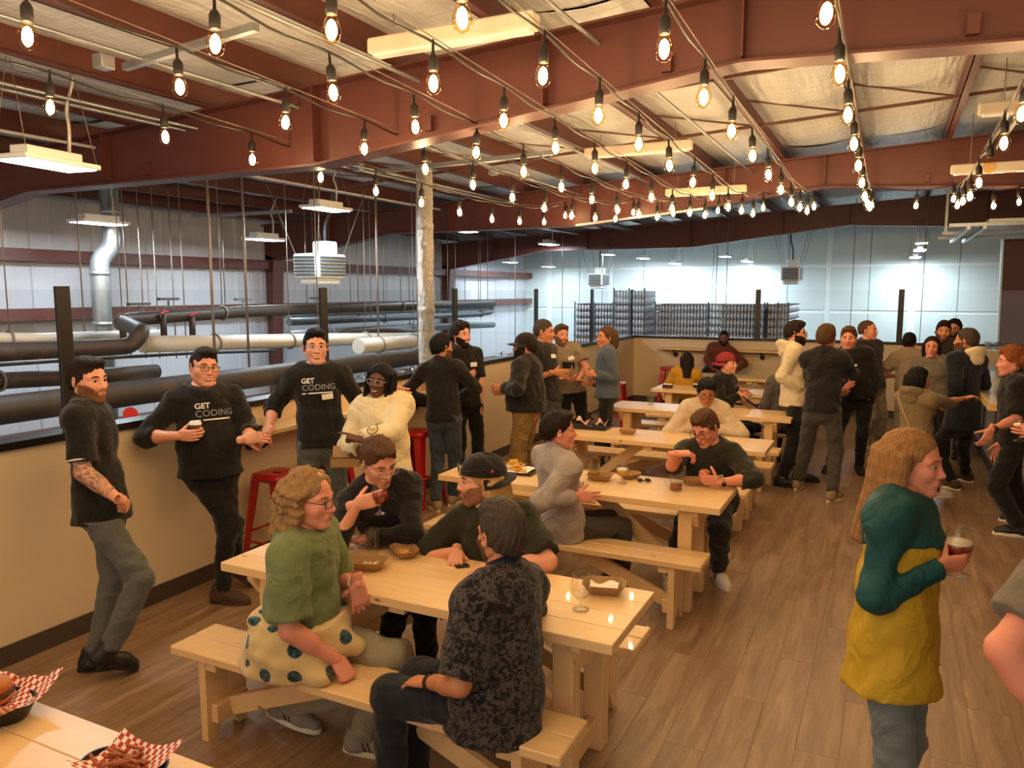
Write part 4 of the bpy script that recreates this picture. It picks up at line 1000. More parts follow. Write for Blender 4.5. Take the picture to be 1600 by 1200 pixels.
    allp = [HC, P, NB] + [q for a in arms for q in a[1:4]] + [q for l in legs for q in l[:3]]; lo = np.min(allp, 0) - .32 * g; hi = np.max(allp, 0) + .32 * g
    def torso(F, o, gg):
        wst = P + spine * .17 * s; ch = NB - spine * .17 * s
        F.cone(NB - spine * .10 * s, wst, (.158 * s * (1 + .45 * (gg - 1))) + o, .142 * s * gg + o, .04, (sf, .70 if gg < 1.1 else .78)); F.cone(wst, P + (spine if seated else up) * (min(-.01, hem - .03) if o > 0 else -.01), .142 * s * gg + o, .160 * s * (1 + .6 * (gg - 1)) + o + (.016 + .07 * max(0, -hem - .03) if o > 0 else 0), .05, (fw, (.76 if gg < 1.1 else .84) + (.08 if o > 0 else 0)))
        F.cone(SHL - sl_ * .02, SHR + sl_ * .02, .062 * s + o, .062 * s + o, .05)
        for S in (SHL, SHR): F.cone(NB + spine * .035 * s, S, .050 * s + o * .5, .058 * s + o, .05)
        F.ell(ch + sf * .045 * s, (.07 * s + o, .13 * s + o, .10 * s + o), np.stack([sf, sl_, spine], 1), k=.05)
        if kind == 'f': F.ell(ch + sf * .085 * s, (.055 * s + o, .11 * s + o, .065 * s + o), np.stack([sf, sl_, spine], 1), k=.04)
        if o > 0 and seated: F.ell(P + spine * .02, (.155 * s + o, .185 * s * gg + o, .14 * s), np.stack([fw, left, spine], 1), k=.05)
        if belly: F.ell(P + spine * .15 * s + fw * .06 * s, (belly + o, .15 * s * gg + o, .15 * s + o), np.stack([fw, left, spine], 1), k=.06)
    # --- body: one skin surface (head, neck, trunk, limbs, hands)
    F = Fld(lo, hi, hb); torso(F, -.014, g * .97)
    F.cone(HC - hu * .05 * s - hf * .012, NB - spine * .03, .054 * s * (1 + .3 * (g - 1)), .062 * s * (1 + .3 * (g - 1)), .03)
    ga = 1 + .4 * (g - 1) - (.10 if kind == 'f' else 0)
    for side, S, E, Wp, pose, fd, palm in arms: F.cone(S, E, .050 * s * ga, .040 * s * ga, .03); F.cone(E, Wp, .0415 * s * ga, .0265 * s * ga, .02); F.cone(E + (Wp - E) * .08, E + (Wp - E) * .4, .040 * s * ga, .041 * s * ga, .02)
    for J, K, A, ff, fdir, fpt, fp in legs: F.cone(J, K, .058 * s, .046 * s, .03); F.cone(K, A, .046 * s, .034 * s, .03)
    F.ell(P, (.105 * s, .13 * s, .10 * s), np.stack([fwd, hl_dir, up], 1), k=.05); parts = [F.out()]
    V, Q = head_mesh(kind, hh)[1]; parts.append((HC + (V * hs) @ HM.T, Q))
    grips = {}
    for side, S, E, Wp, pose, fd, palm in arms:
        z = -palm; z = nrm(z - fd * (z @ fd)); y = np.cross(z, fd); V, Q = hand_mesh(pose); V = V * s * (1.0 if kind != 'f' else .92); M = np.stack([fd, y, z], 1)
        if side == 1: V = V * (1, -1, 1); Q = Q[:, ::-1]
        parts.append((Wp + V @ M.T, Q)); grips[side] = (Wp + (np.array([.088, .012 * -side, -.048]) * s) @ M.T, M, Wp, E)
    V, Q = join(parts); npmesh('body', V, Q, sk, root)
    def hp_(nm, VQ, mat, parent=root, sc=1.0, lab=None): return npmesh(nm, HC + (VQ[0] * hs * sc) @ HM.T, VQ[1], mat, parent, True, lab)
    ey, ir, br, lp, te = face_bits(mouth); [hp_('eye', (ey[0][k * (len(ey[0]) // 2):(k + 1) * (len(ey[0]) // 2)], ey[1][:len(ey[1]) // 2]), M_eye) for k in (0, 1)]; [hp_('iris', (ir[0][k * (len(ir[0]) // 2):(k + 1) * (len(ir[0]) // 2)], ir[1][:len(ir[1]) // 2]), M_iris) for k in (0, 1)]; hp_('lips', lp, M_lipd if skin_ in ('dark', 'brown') else M_lipl)
    if te is not None: hp_('teeth', te, M_teeth)
    if hairm or brow:
        nb = len(br[0]) // 2; nf = len(br[1]) // 2; hp_('eyebrow', (br[0][:nb], br[1][:nf]), brow or hairm); hp_('eyebrow', (br[0][nb:], br[1][nf:] - nb), brow or hairm)
    if beardm: hp_('beard', beard(kind, hh, bt), beardm)
    if hair is not None: hp_('hair', hair(hh * (1.0 if near else .9)), hairm)
    if glasses: hp_('eyeglasses', specs_mesh(glasses), gm or M_frame)
    if headwear:
        c, b, m = headwear; cp_ = hp_('cap', cap_dome(hh, .12 if not b else -.12), m); hp_('brim', brim_mesh(b), m, cp_)
    # --- top
    shirt = None
    if top is not None:
        o = loose; F = Fld(lo, hi, hc); torso(F, o, g)
        for side, S, E, Wp, pose, fd, palm in ([] if yoke else arms):
            if sleeve == 'long': F.cone(S, E, .058 * s * ga + o, .048 * s * ga + o, .035); F.cone(E, E + (Wp - E) * (sleevel or .93), .049 * s * ga + o, .036 * s * ga + o * 1.2, .02, cut=(False, True))
            elif sleeve == 'mid': F.cone(S, E, .058 * s * ga + o, .050 * s * ga + o, .035); F.cone(E, E + (Wp - E) * (sleevel or .35), .050 * s * ga + o, .047 * s * ga + o, .02, cut=(False, True))
            else: F.cone(S, S + (E - S) * (sleevel or .66), .062 * s * ga + o, .060 * s * ga + o * 1.6, .035, cut=(False, True))
        if collar == 'hoodneck': F.cone(NB + spine * .02, NB + spine * .05 - sf * .02, .085 * s, .09 * s, .03)
        F.wob(.0042 if near else .004, 30, int(abs(P[0] * 977 + P[1] * 131)) % 9999)
        if yoke: F.plane(NB - spine * .13 * s, spine)
        F.plane(P + (spine if seated else up) * hem, -(spine * .9 + up * .1) if seated else -(spine * .4 + up * .6)); F.plane(NB + spine * .066 * s, nrm(spine + sf * .45))
        V, Q = F.out(); shirt = npmesh(topn, V, Q, top, root)
        if yoke:
            F = Fld(lo, hi, hc); torso(F, o + .006, g); F.plane(NB - spine * .17 * s, -(spine - sf * .10))
            for side, S, E, Wp, pose, fd, palm in arms: F.cone(S, E, .066 * s * ga + o * .4, .060 * s * ga + o * .4, .03); F.cone(E, E + (Wp - E) * .95, .060 * s * ga + o * .4, .042 * s * ga + o * .3, .02, cut=(False, True))
            F.wob(.005, 30, 77); F.plane(NB + spine * .07 * s, nrm(spine + sf * .4)); V, Q = F.out(); npmesh('sleeves', V, Q, yoke, root)
        if piping:
            for side, S, E, Wp, pose, fd, palm in arms:
                c0 = S + (E - S) * ((sleevel or .66) - .015); dd = nrm(E - S); u1 = nrm(np.cross(dd, (1, 0, .3))); u2 = np.cross(dd, u1); rr = .061 * s * ga + o * 1.5
                m_ = MB(); m_.tube([c0 + (u1 * math.cos(q) + u2 * math.sin(q)) * rr for q in np.linspace(0, 2 * math.pi, 25)[:-1]], .0045, 6, closed=True); vq = mbj(m_); npmesh('sleeve_piping', vq[0], vq[1], piping, root)
        if collar in ('polo', 'shirt'):
            cm = MB(); ho = .035 if collar == 'polo' else .03
            def cf(u, w, dr=0.): q = R(26 + 308 * u); r = (.064 + .010 * w + dr) * s * (1 + .25 * (g - 1)); return tuple(NB + spine * (.078 - ho * w * 1.3 - .034 * math.cos(q)) * s + sf * (math.cos(q) * r + .008) + sl_ * math.sin(q) * r * 1.06)
            cm.grid(cf, 32, 4); cm.grid(lambda u, w: cf(1 - u, w, -.004), 32, 4); cm.grid(lambda u, w: cf(1 - u, 0, -.004 * w), 32, 2); vq = mbj(cm); co_ = npmesh('collar', vq[0], vq[1], cmat or top, root)
            if piping: cm = MB(); cm.tube([cf(u, 1.0, .002) for u in np.linspace(0, 1, 24)], .003, 6); vq = mbj(cm); npmesh('collar_piping', vq[0], vq[1], piping, co_)
        if hood is not None:
            F = Fld(NB - .25, NB + .25, hc); ring = [NB - sf * .055 * s + spine * .02 * s + (sl_ * math.sin(a) * .088 - sf * (math.cos(a) * .075 + .015) + spine * (.028 * math.cos(a) + .012)) * s for a in np.linspace(-2.3, 2.3, 13)]
            for p, q in zip(ring[:-1], ring[1:]): F.cone(p, q, .036 * s, .036 * s, .02)
            F.ell(NB - sf * .115 * s - spine * .03 * s, (.045 * s, .10 * s, .07 * s), np.stack([sf, sl_, spine], 1), k=.04); F.wob(.004, 40, 5); V, Q = F.out(); npmesh('hood', V, Q, hood, root)
    # --- trousers
    if bottom is not None:
        F = Fld(np.minimum(lo, lo), np.array([hi[0], hi[1], min(hi[2], P[2] + .35)]), hc); o = .010
        F.cone(P + spine * .13 * s, P, .128 * s * (1 + .75 * (g - 1)) + o * .2, .146 * s * (1 + .6 * (g - 1)) + o, .04, (fw, .78)); F.ell(P - up * .01, (.120 * s * (1 + .6 * (g - 1)), .150 * s * (1 + .5 * (g - 1)), .112 * s), np.stack([fwd, hl_dir, up], 1), k=.05)
        for J, K, A, ff, fdir, fpt, fp in legs: F.cone(J, K, (.080 if hem > -.09 else .072) * s * (1 + .4 * (g - 1)) + o, .058 * s * legw + o, .04); F.cone(K, A + (K - A) * .03, .059 * s * legw + o, .042 * s * legw + o * 1.2, .02, cut=(False, True))
        F.wob(.0045 if near else .004, 34, int(abs(P[0] * 577 + P[1] * 331)) % 9999); F.plane(P + spine * (.10 if hem > -.03 else .06), spine)
        if not seated and hem < -.04: F.plane(P + up * (hem + .035), up)
        V, Q = F.out(); npmesh(bottomn, V, Q, bottom, root)
    # --- shoes
    (VU, QU), (VS, QS) = shoe_mesh(shoek)
    for J, K, A, ff, fdir, fpt, fp in legs:
        y = np.cross(up, ff); M = np.stack([fdir, y, nrm(np.cross(fdir, y))], 1); og = A - (np.array([-.0, 0, .085]) * s) @ M.T
        so = npmesh('shoe', og + (VU * s) @ M.T, QU, shoe, root); npmesh('sole', og + (VS * s) @ M.T, QS, sole or shoe, so, False)
        if stripes:
            for sy in (-1, 1):
                for k in range(stripes[1]): pa, pb = np.array([.030 + .024 * k, sy * .0405, .030]), np.array([.012 + .024 * k, sy * .0375, .072]); m_ = MB().bar(og + (pa * s) @ M.T, og + (pb * s) @ M.T, .009 * s, .004, up=y); m_.build('shoe_stripe', stripes[0], so)
        if lace:
            for k in range(4): pa, pb = np.array([.045 + .022 * k, -.022, .0905 - .008 * k]), np.array([.050 + .022 * k, .022, .0905 - .008 * k]); MB().tube([og + (pa * s) @ M.T, og + ((pa + pb) / 2 * s + (0, 0, .004)) @ M.T, og + (pb * s) @ M.T], .0028, 6).build('lace', lace, so)
    info = dict(root=root, grips=grips, HC=HC, HM=HM, hs=hs, NB=NB, P=P, fw=sf, left=sl_, spine=spine, s=s, shirt=shirt, arms=arms, legs=legs, lo=lo, hi=hi)
    if tagat is not None and shirt is not None: badge(info, *tagat)
    PEOPLE[label] = info; return info
def collar_mat(m): return m
def chest_project(info, pts, lift=.003, axis=None):
    """drop local chest points (left, up from chest) onto the shirt along the facing direction"""
    me = info['shirt'].data; n = len(me.vertices); co = np.empty(n * 3, np.float32); me.vertices.foreach_get('co', co); co = co.reshape(-1, 3) + np.array(ORG[info['root'].name], np.float32)
    if 'bvh' not in info: info['bvh'] = BVHTree.FromPolygons(co.tolist(), [tuple(p.vertices) for p in me.polygons])
    fw = nrm(axis if axis is not None else info['fw']); out = []
    for (a, b) in pts:
        o = info['NB'] + info['left'] * a + info['spine'] * b + fw * .6; hit = info['bvh'].ray_cast(Vector(o), Vector(-fw))
        out.append(np.array(hit[0]) + fw * lift if hit[0] is not None else o - fw * .45)
    return out
def badge(info, a, b, w=.085, h=.045, rot=0., mat=None):
    """paper name tag stuck on the chest"""
    nu, nv = 9, 5; pts = []
    for i in range(nu):
        for j in range(nv): u, v = (i / (nu - 1) - .5) * w, (j / (nv - 1) - .5) * h; pts.append((a + u * math.cos(R(rot)) - v * math.sin(R(rot)), b + u * math.sin(R(rot)) + v * math.cos(R(rot))))
    P = chest_project(info, pts, .004); F = np.array([(i * nv + j, i * nv + j + 1, (i + 1) * nv + j + 1, (i + 1) * nv + j) for i in range(nu - 1) for j in range(nv - 1)])
    npmesh('name_tag', np.array(P), F, mat or M_tagw, info['root'], True, 'white paper name tag')
def chest_text(info, body, a, b, size, mat, name='printed_lettering', lift=.004, bold=0.0):
    cu = bpy.data.curves.new('lettering', 'FONT'); cu.body = body; cu.size = size; cu.align_x = 'LEFT'; cu.offset = bold; cu.resolution_u = 3
    ob = bpy.data.objects.new('lettering', cu); COL.objects.link(ob); dg = bpy.context.evaluated_depsgraph_get(); me = bpy.data.meshes.new_from_object(ob.evaluated_get(dg)); bpy.data.objects.remove(ob); bpy.data.curves.remove(cu)
    V = np.array([v.co[:] for v in me.vertices]); P = chest_project(info, [(a + v[0], b + v[1]) for v in V], lift); org = np.array(ORG[info['root'].name])
    for v, p in zip(me.vertices, P): v.co = Vector(np.asarray(p) - org)
    me.materials.clear(); o = obj(name, me, mat, info['root'], 'printed lettering ' + body); return o
def chest_bar(info, a0, a1, b, t, mat):
    nu = 12; pts = [(a0 + (a1 - a0) * i / (nu - 1), b + t * (j - .5)) for i in range(nu) for j in range(2)]; P = chest_project(info, pts, .004)
    npmesh('printed_bar', np.array(P), np.array([(i * 2, i * 2 + 1, i * 2 + 3, i * 2 + 2) for i in range(nu - 1)]), mat, info['root'])
# ================================================================== PEOPLE: who stands where
CR, UP, CD = _R, _Z, -_h          # image right, up, towards the camera (horizontal)
AW = _h
C_black = cloth('cloth_black', '#1c1917'); C_blk2 = cloth('cloth_soft_black', '#211d1b', fold=.5); C_char = cloth('cloth_charcoal', '#2c2826'); C_dkgreen = cloth('cloth_dark_olive', '#2b2a1c'); C_green = cloth('cloth_sage', '#6f7a4f')
C_camo = cloth('cloth_mottled_navy', '#26242a', pattern='camo'); C_lgrey = cloth('cloth_pale_grey_shirt', '#a3988f', var=.08); C_cream = cloth('cloth_cream_fleece', '#e0cfa6', var=.06, weave=250); C_hood = cloth('cloth_oat_hoodie', '#d8c7a4', var=.08); C_beige = cloth('cloth_beige_shirt', '#cdb99a', var=.08)
C_olive = cloth('cloth_taupe_tee', '#8a7963', var=.1); C_olcoat = cloth('cloth_khaki_coat', '#7d6a4c', var=.12); C_grey = cloth('cloth_grey_tee', '#6e665a'); C_must = cloth('cloth_mustard', '#c08a22'); C_maroon = cloth('cloth_maroon', '#6a3527'); C_teal = cloth('cloth_teal_shell', '#1d4a4c', sheen=0, rough=.6); C_yell = cloth('cloth_mustard_shell', '#b9972a', sheen=0, rough=.6, var=.1)
C_denimj = cloth('denim_jacket', '#56606a', pattern='denim'); C_jean = cloth('denim_blue', '#3f4a56', pattern='denim'); C_jgrey = cloth('denim_grey', '#62625c', pattern='denim'); C_jlight = cloth('denim_washed', '#7f8488', pattern='denim'); C_jpale = cloth('denim_pale', '#a39a80', pattern='denim'); C_jblk = cloth('denim_black', '#1d1c1c'); C_khaki = cloth('khaki_twill', '#8a6b3a', fold=.6); C_dkgrey = cloth('grey_twill', '#4a443e'); C_navy = cloth('cloth_navy', '#1d2028'); C_legg = cloth('grey_blue_jeans', '#75807f', pattern='denim')
S_blk = paint('shoe_black', '#17120f', .5); S_brn = paint('shoe_brown_suede', '#4b3526', .8); S_wht = paint('shoe_white_leather', '#ddd5c8', .5); S_tan = paint('shoe_tan', '#8f7a5c', .7); S_gry = paint('shoe_grey', '#8b8379', .7); S_solew = paint('sole_cream', '#e3d8c2', .6)
H_dk = hairmat('hair_dark_brown', '#1d110a'); H_blk = hairmat('hair_black', '#0b0807'); H_br = hairmat('hair_brown', '#3a2415', '#6e4c30'); H_ltb = hairmat('hair_light_brown', '#6e4a2a', '#b98a58'); H_bl = hairmat('hair_blond', '#8f6a38', '#d8b070'); H_gry = hairmat('hair_greying', '#2a211b', '#5a4c40'); H_red = hairmat('hair_ginger', '#6a3418', '#a8602f'); H_stub = hairmat('stubble_brown', '#8a5c44', '#b07a5c'); H_stubd = hairmat('stubble_dark', '#5a3a2a', '#7d5540'); H_gbr = hairmat('beard_ginger_brown', '#6a4028', '#9a6a48'); H_fair = hairmat('hair_dark_blond', '#6d4d2c', '#b58d5c')
def fl_(x, y): return pz(x, y, 0)
def under(P, by, spread=.12, f=.02, yaw=(12, -12), z=0.):
    fw = vdir(P, by); l = np.cross(UP, fw); return [(np.array([*(P + l * spread + fw * f)[:2], z]), by - yaw[0] * 1.0, 0), (np.array([*(P - l * spread + fw * f)[:2], z]), by - yaw[1], 0)]
sh1 = lambda h: hair_short(h, .010, .005, .052); sh2 = lambda h: hair_short(h, .012, .006, .054, .005, seed=2); shq = lambda h: hair_short(h, .013, .003, .058, .012, seed=4); shb = lambda h: hair_short(h, .003, .002, .055, seed=6, wv=.0006); shf = lambda h: hair_short(h, .022, .013, .060, .012, -.07, seed=8, wv=.005, fr=70)

# 1 leaning against the low wall, tattooed forearm
w = 4.4; P = pw(163, 838, w)
a = person('person leaning on the low wall in black polo with white piping and grey jeans', pw(137, 594, 4.38), P, [(fl_(150, 1046), 80, 0), (fl_(186, 1058), 110, 26)], 72, 42, 1.78, hp=-2, top=C_black, topn='polo_shirt', sleeve='short', sleevel=.8, hem=-.07, bottom=C_jgrey, bottomn='jeans', shoe=S_blk, shoek='boot', hair=lambda h: hair_short(h, .009, .002, .056, .003, seed=12), hairm=H_dk, beardm=H_gbr, bt=.003, near=True, collar='polo', piping=M_tagw, shw=1.06,
           rh=(pw(190, 784, 4.20), 'fist', -UP * .55 + AW * .85 - CR * .1, -CR), elbow={-1: -CR + CD * .2}, lh=(pw(178, 780, 4.5), 'fist', -UP, CD))
# 2 sweatshirt, elbow on the wall, paper cup
w = 5.3; P = pw(330, 748, w)
b = person('broad person in black printed sweatshirt leaning on the wall with a paper cup', pw(319, 574, 5.26), P, [(fl_(348, 942), 60, 0), (fl_(383, 918), 75, 35)], 14, 18, 1.80, hp=0, hr=-6, g=1.28, belly=.12, top=C_black, topn='sweatshirt', sleeve='mid', hem=-.05, bottom=C_jblk, bottomn='jeans', shoe=S_brn, shoek='boot', hair=lambda h: hair_short(h, .009, .003, .058, .003, seed=14), hairm=H_dk, beardm=None, glasses='rect', mouth='smile', kind='w', near=True,
           rh=(pw(280, 681, 5.02), 'cup', CR, AW * .9 + UP * .1), lh=(pw(384, 686, 5.05), 'cup', CR * .9 + UP * .15, AW * .6 - UP * .3), elbow={-1: -CR - CD * .1 - UP * .2, 1: CR * .6 - UP})
# 3 sweatshirt, arm round neighbour
w = 5.95; P = pw(503, 712, w)
c = person('laughing tall person in black printed sweatshirt with one arm round the neighbour', pw(493, 542, 5.9), P, under(P, 0), 4, 6, 1.86, hp=2, top=C_black, topn='sweatshirt', sleeve='mid', sleevel=.30, hem=-.02, loose=.016, bottom=C_jgrey, bottomn='jeans', shoe=S_blk, hair=lambda h: hair_short(h, .009, .003, .056, .003, seed=16), hairm=H_blk, glasses='round', gm=M_framec, mouth='smile', near=True, skin_='fair',
           rh=(pw(419, 676, 5.8), 'relax', -CR * .6 - UP * .6 + CD * .2, AW - UP * .3), lh=(pw(612, 606, 6.12), 'relax', CR - UP * .4, -CD), elbow={-1: -CR * .4 - UP * .4 - CD * .3, 1: UP * -1.})
# 4 dreadlocks, cream fleece
w = 5.72; P = pw(606, 748, w)
def dreads(h):
    def fn():
        r = np.random.default_rng(5); F = Fld((-.2, -.19, -.42), (.14, .19, .17), max(h, .0065)); F.ell((-.016, 0, .038), (.108, .088, .094), k=.01); X, Z = F.ax[0][:, None, None], F.ax[2][None, None, :]
        F.V = np.maximum(F.V, .86 * X - .5 * (Z - .06) - .066).astype(np.float32)
        for i in range(52):
            an = math.pi * (.26 + 1.48 * (i + .5 * r.random()) / 52); o = 1.0 + .18 * r.random(); Ln = .31 + .08 * r.random(); pts = []
            for j in range(7): t = j / 6; pts.append(np.array([-.02 + .10 * math.cos(an) * o * (1 + .10 * t) + .01 * math.sin(7 * t + i), .085 * math.sin(an) * o * (1 + .35 * t) + .008 * math.cos(6 * t + 2 * i), .06 - (.06 + Ln) * t]))
            for p, q in zip(pts[:-1], pts[1:]): F.cone(p, q, .0095, .0085, .004)
        F.wob(.0015, 200, 3); return F.out()
    return cached(('dreads', h), fn)
d = person('smiling person with long dreadlocks and clear glasses in a cream fleece jacket', pw(594, 594, 5.68), P, under(P, -10), -12, -22, 1.66, hp=-2, hr=-8, skin_='dark', top=C_cream, topn='fleece_jacket', sleeve='long', loose=.030, hem=-.20, bottom=C_char, shoe=S_wht, hair=dreads, hairm=H_blk, glasses='wide', gm=M_framec, mouth='smile', near=True, collar='shirt',
           lh=(pw(562, 687, 5.38), 'point', -CR * .95 + UP * .3, CD * -.3 - UP), rh=(pw(566, 700, 5.50), 'relax', -CR * .5 - UP * .5, AW), elbow={1: CR - UP * .3})
# 5 seated, black sweater, drinking
P = np.array([-2.52, 3.56, .56])
e = person('seated person in black crew sweater and glasses raising a stemmed dark beer', pw(592, 720, 4.18), P, under(P, 10, .12, .32), 12, 28, 1.78, hp=-24, hr=6, top=C_blk2, topn='sweater', sleeve='long', bottom=C_jblk, shoe=S_wht, hair=sh2, hairm=H_br, glasses='rect', gm=M_framec, near=True, skin_='fair', seated=True,
           rh=(pw(558, 788, 3.98), 'cup', CR + UP * .28, AW * .8 - UP * .1), lh=(pz(572, 842, .81), 'relax', -CR + CD * .1, -UP), elbow={-1: -UP - CR * .5, 1: CR + CD * .2})
# 6 seated astride the bench, long curls
P = np.array([-2.36, 2.60, .56])
f6 = person('seated person with long curly fair hair in sage green T-shirt', pw(484, 778, 3.42), P, [(fl_(566, 1176), 70, 0), (fl_(455, 1140), 60, 14)], 66, 58, 1.78, hp=-6, g=1.14, top=C_green, topn='t_shirt', sleeve='short', sleevel=.84, loose=.018, hem=.0, bottom=C_jpale, bottomn='jeans', shoe=S_gry, sole=S_solew, stripes=(S_brn, 2), lace=S_solew, legw=1.15, shoek='boot', hair=lambda h: hair_long(h, .20, .040, .012, 7, 58, rad=.015, a0=.42), hairm=H_fair, glasses='rect', near=True, skin_='pink', kind='w', brow=H_ltb, seated=True,
           rh=(pz(526, 1032, .54), 'fist', CR * .6 - UP * .7 + CD * .2, -CR * .2 - UP * .5 - CD * .3), lh=(pw(559, 912, 3.52), 'relax', -UP + CR * .12, -CR * .3 + AW), elbow={-1: -CR * .6 - UP * .2 + CD * .4, 1: -CR * .2 + AW * .5 - UP * .4})
# 7 seated, backwards black cap
P = np.array([-1.80, 3.56, .56])
g7 = person('seated person with blond hair under a backwards black cap, both hands on the table', pw(752, 750, 4.05), P, under(P, 0, .13, .30), -12, -84, 1.8, hp=-4, top=C_dkgreen, topn='t_shirt', sleeve='short', sleevel=.86, g=1.1, bottom=C_jblk, shoe=S_blk, hair=lambda h: hair_long(h, .10, .002, 0., 9, 40, a0=.49, z0=-.012), hairm=H_bl, headwear=('cap', True, C_blk2), beardm=H_stub, bt=.003, near=True, brow=H_br, seated=True,
            rh=(pz(713, 862, .80), 'relax', CD * .9 - UP * .25, -UP), lh=(pz(776, 884, .80), 'relax', -CR * .85 + CD * .3 - UP * .1, -UP), elbow={-1: -CR * .5 - UP * .2 + AW * .3, 1: CR + AW * .2})
# 8 seated, back to the camera, mottled polo
P = np.array([-1.33, 2.56, .56])
h8 = person('seated person seen from behind in mottled navy polo, turned along the bench', pw(784, 836, 3.06), P, under(P, -105, .11, .40), -128, -146, 1.8, hp=-2, g=1.12, top=C_camo, topn='polo_shirt', sleeve='short', sleevel=.9, loose=.014, hem=-.14, bottom=C_navy, shoe=S_blk, hair=lambda h: hair_short(h, .020, .004, .056, .012, -.06, seed=21, wv=.004, fr=110), hairm=H_gry, beardm=H_stubd, bt=.003, near=True, skin_='tan', collar='polo', cmat=C_navy, legw=1.15, seated=True,
            lh=(pw(668, 1066, 3.05), 'relax', -CR * .6 + AW * .5 - UP * .2, -UP), rh=(pw(735, 960, 3.50), 'relax', -CR * .6 + AW * .5, -UP), elbow={1: CD * .6 + CR * .2 - UP * .3})
# 9 seated, pale grey shirt
P = np.array([-1.99, 4.80, .56])
i9 = person('seated person in a pale grey shirt seen from behind', pw(872, 673, 5.2), P, under(P, 105, .11, .42), 122, 100, 1.8, top=C_lgrey, topn='shirt', sleeve='long', loose=.014, hem=-.10, bottom=C_dkgrey, shoe=S_blk, hair=sh2, hairm=H_dk, near=True, collar='shirt', skin_='pink', seated=True,
            rh=(pw(902, 775, 5.08), 'relax', CR - UP * .1, -CD - UP * .2), lh=(pw(915, 765, 5.5), 'relax', CR, -UP), elbow={-1: -CR * .4 - UP * .6 + CD * .3})
# 10 seated, eating
P = np.array([-1.18, 5.83, .56])
j10 = person('seated person in dark olive sweatshirt with name tag and watch, holding a half-eaten burger', pw(1102, 668, 5.68), P, [(fl_(1122, 908), 20, 0), (np.array([-1.35, 5.35, 0.]), 0, 0)], -8, -32, 1.8, hp=-26, hr=4, g=1.12, top=C_dkgreen, topn='sweatshirt', sleeve='mid', loose=.014, bottom=C_char, shoe=S_wht, stripes=(S_blk, 3), lace=M_tagw, hair=shq, hairm=H_br, glasses='rect', near=True, skin_='pink', legw=1.1, tagat=(.075, -.19), seated=True,
             rh=(pw(1056, 709, 5.35), 'cup', CR + UP * .05 - CD * .0, -UP - CD * .2), lh=(pz(1121, 754, .81), 'grip', -CR + UP * .25, AW * .6 + UP * .2), elbow={-1: -UP - CR * .6, 1: CR})
# 11 seated, cream shirt, head bowed
P = np.array([-1.66, 7.75, .56])
k11 = person('seated person in a beige shirt with head bowed and arms folded on the table', pw(1104, 612, 7.5), P, under(P, 0, .12, .30), 2, 5, 1.76, hp=-22, top=C_beige, topn='shirt', sleeve='long', loose=.02, bottom=C_char, shoe=S_blk, hair=lambda h: hair_short(h, .016, .008, .056, .008, seed=24), hairm=H_blk, glasses='rect', skin_='olive', collar='shirt', seated=True,
             rh=(pz(1086, 668, .80), 'relax', CR + CD * .2, -UP), lh=(pz(1118, 672, .80), 'relax', -CR + CD * .2, -UP), elbow={-1: -CR, 1: CR})
# 12 seated, red cap
P = np.array([-1.84, 9.66, .56])
person('seated person in black with a red cap, turned sideways and holding a dark tablet', pw(1136, 568, 9.55), P, under(P, 60, .12, .35), 60, 72, 1.78, hp=2, top=C_black, topn='sweater', sleeve='long', bottom=C_jblk, shoe=S_blk, hair=sh1, hairm=H_dk, headwear=('cap', True, paint('cap_red', '#8f2226', .8)), skin_='fair', seated=True,
       rh=(pw(1158, 617, 9.35), 'grip', CR * .6 - UP * .5, AW), lh=(pw(1160, 610, 9.8), 'grip', CR * .6 - UP * .4, CD))
# 13 mustard sweater, back turned
P = np.array([-2.78, 11.58, .57])
person('person with long dark hair in a mustard sweater, sitting with the back turned', pw(1073, 562, 11.65), P, under(P, 170, .11, .32), 168, -165, 1.66, top=C_must, topn='sweater', sleeve='long', loose=.018, bottom=C_jblk, shoe=S_blk, hair=lambda h: hair_long(h, .24, .0, 0., 11, 40), hairm=H_dk, kind='f', skin_='fair', seated=True,
       rh=(pw(1095, 597, 11.9), 'relax', AW, -UP), lh=(pw(1062, 597, 11.9), 'relax', AW, -UP))
# 14 maroon hoodie on a stool
P = np.array([-2.75, 14.02, .87]); fw_ = vdir(P, 0)
person('bald bearded person in a maroon hoodie seated on a stool at the far low wall', pw(1131, 528, 13.75), P, [(np.array([-2.50, 13.72, .29]), 20, 0), (np.array([-3.02, 13.66, .29]), -20, 0)], 0, 0, 1.8, hp=-8, g=1.15, top=C_maroon, topn='hoodie', sleeve='long', loose=.02, bottom=C_jblk, shoe=S_blk, hair=shb, hairm=H_blk, beardm=H_blk, skin_='brown', tagat=(.06, -.10), hood=C_maroon, seated=True,
       rh=(pw(1114, 577, 13.5), 'relax', CR * .4 + CD, -UP), lh=(pw(1150, 577, 13.5), 'relax', -CR * .4 + CD, -UP), elbow={-1: -CR - UP * .3, 1: CR - UP * .3})
# 15 black sweater, back turned
w = 7.55; P = pw(694, 668, w)
person('person seen from behind in black sweater and dark jeans at the drink rail', pw(690, 543, 7.57), P, [(fl_(682, 797), -160, 0), (fl_(708, 788), 150, 0)], 160, 124, 1.78, top=C_black, topn='sweater', sleeve='long', loose=.014, hem=-.04, bottom=C_jean, bottomn='jeans', shoe=S_tan, sole=S_solew, hair=lambda h: hair_short(h, .014, .006, .056, .004, -.06, seed=30), hairm=H_blk, beardm=H_stubd, bt=.003, skin_='tan',
       rh=(pw(716, 622, 7.8), 'relax', -CR * .3 + AW, CD * .2 - UP), lh=(pw(672, 628, 7.75), 'relax', CR * .3 + AW, -UP), elbow={-1: CR + CD * .3, 1: -CR - UP * .2})
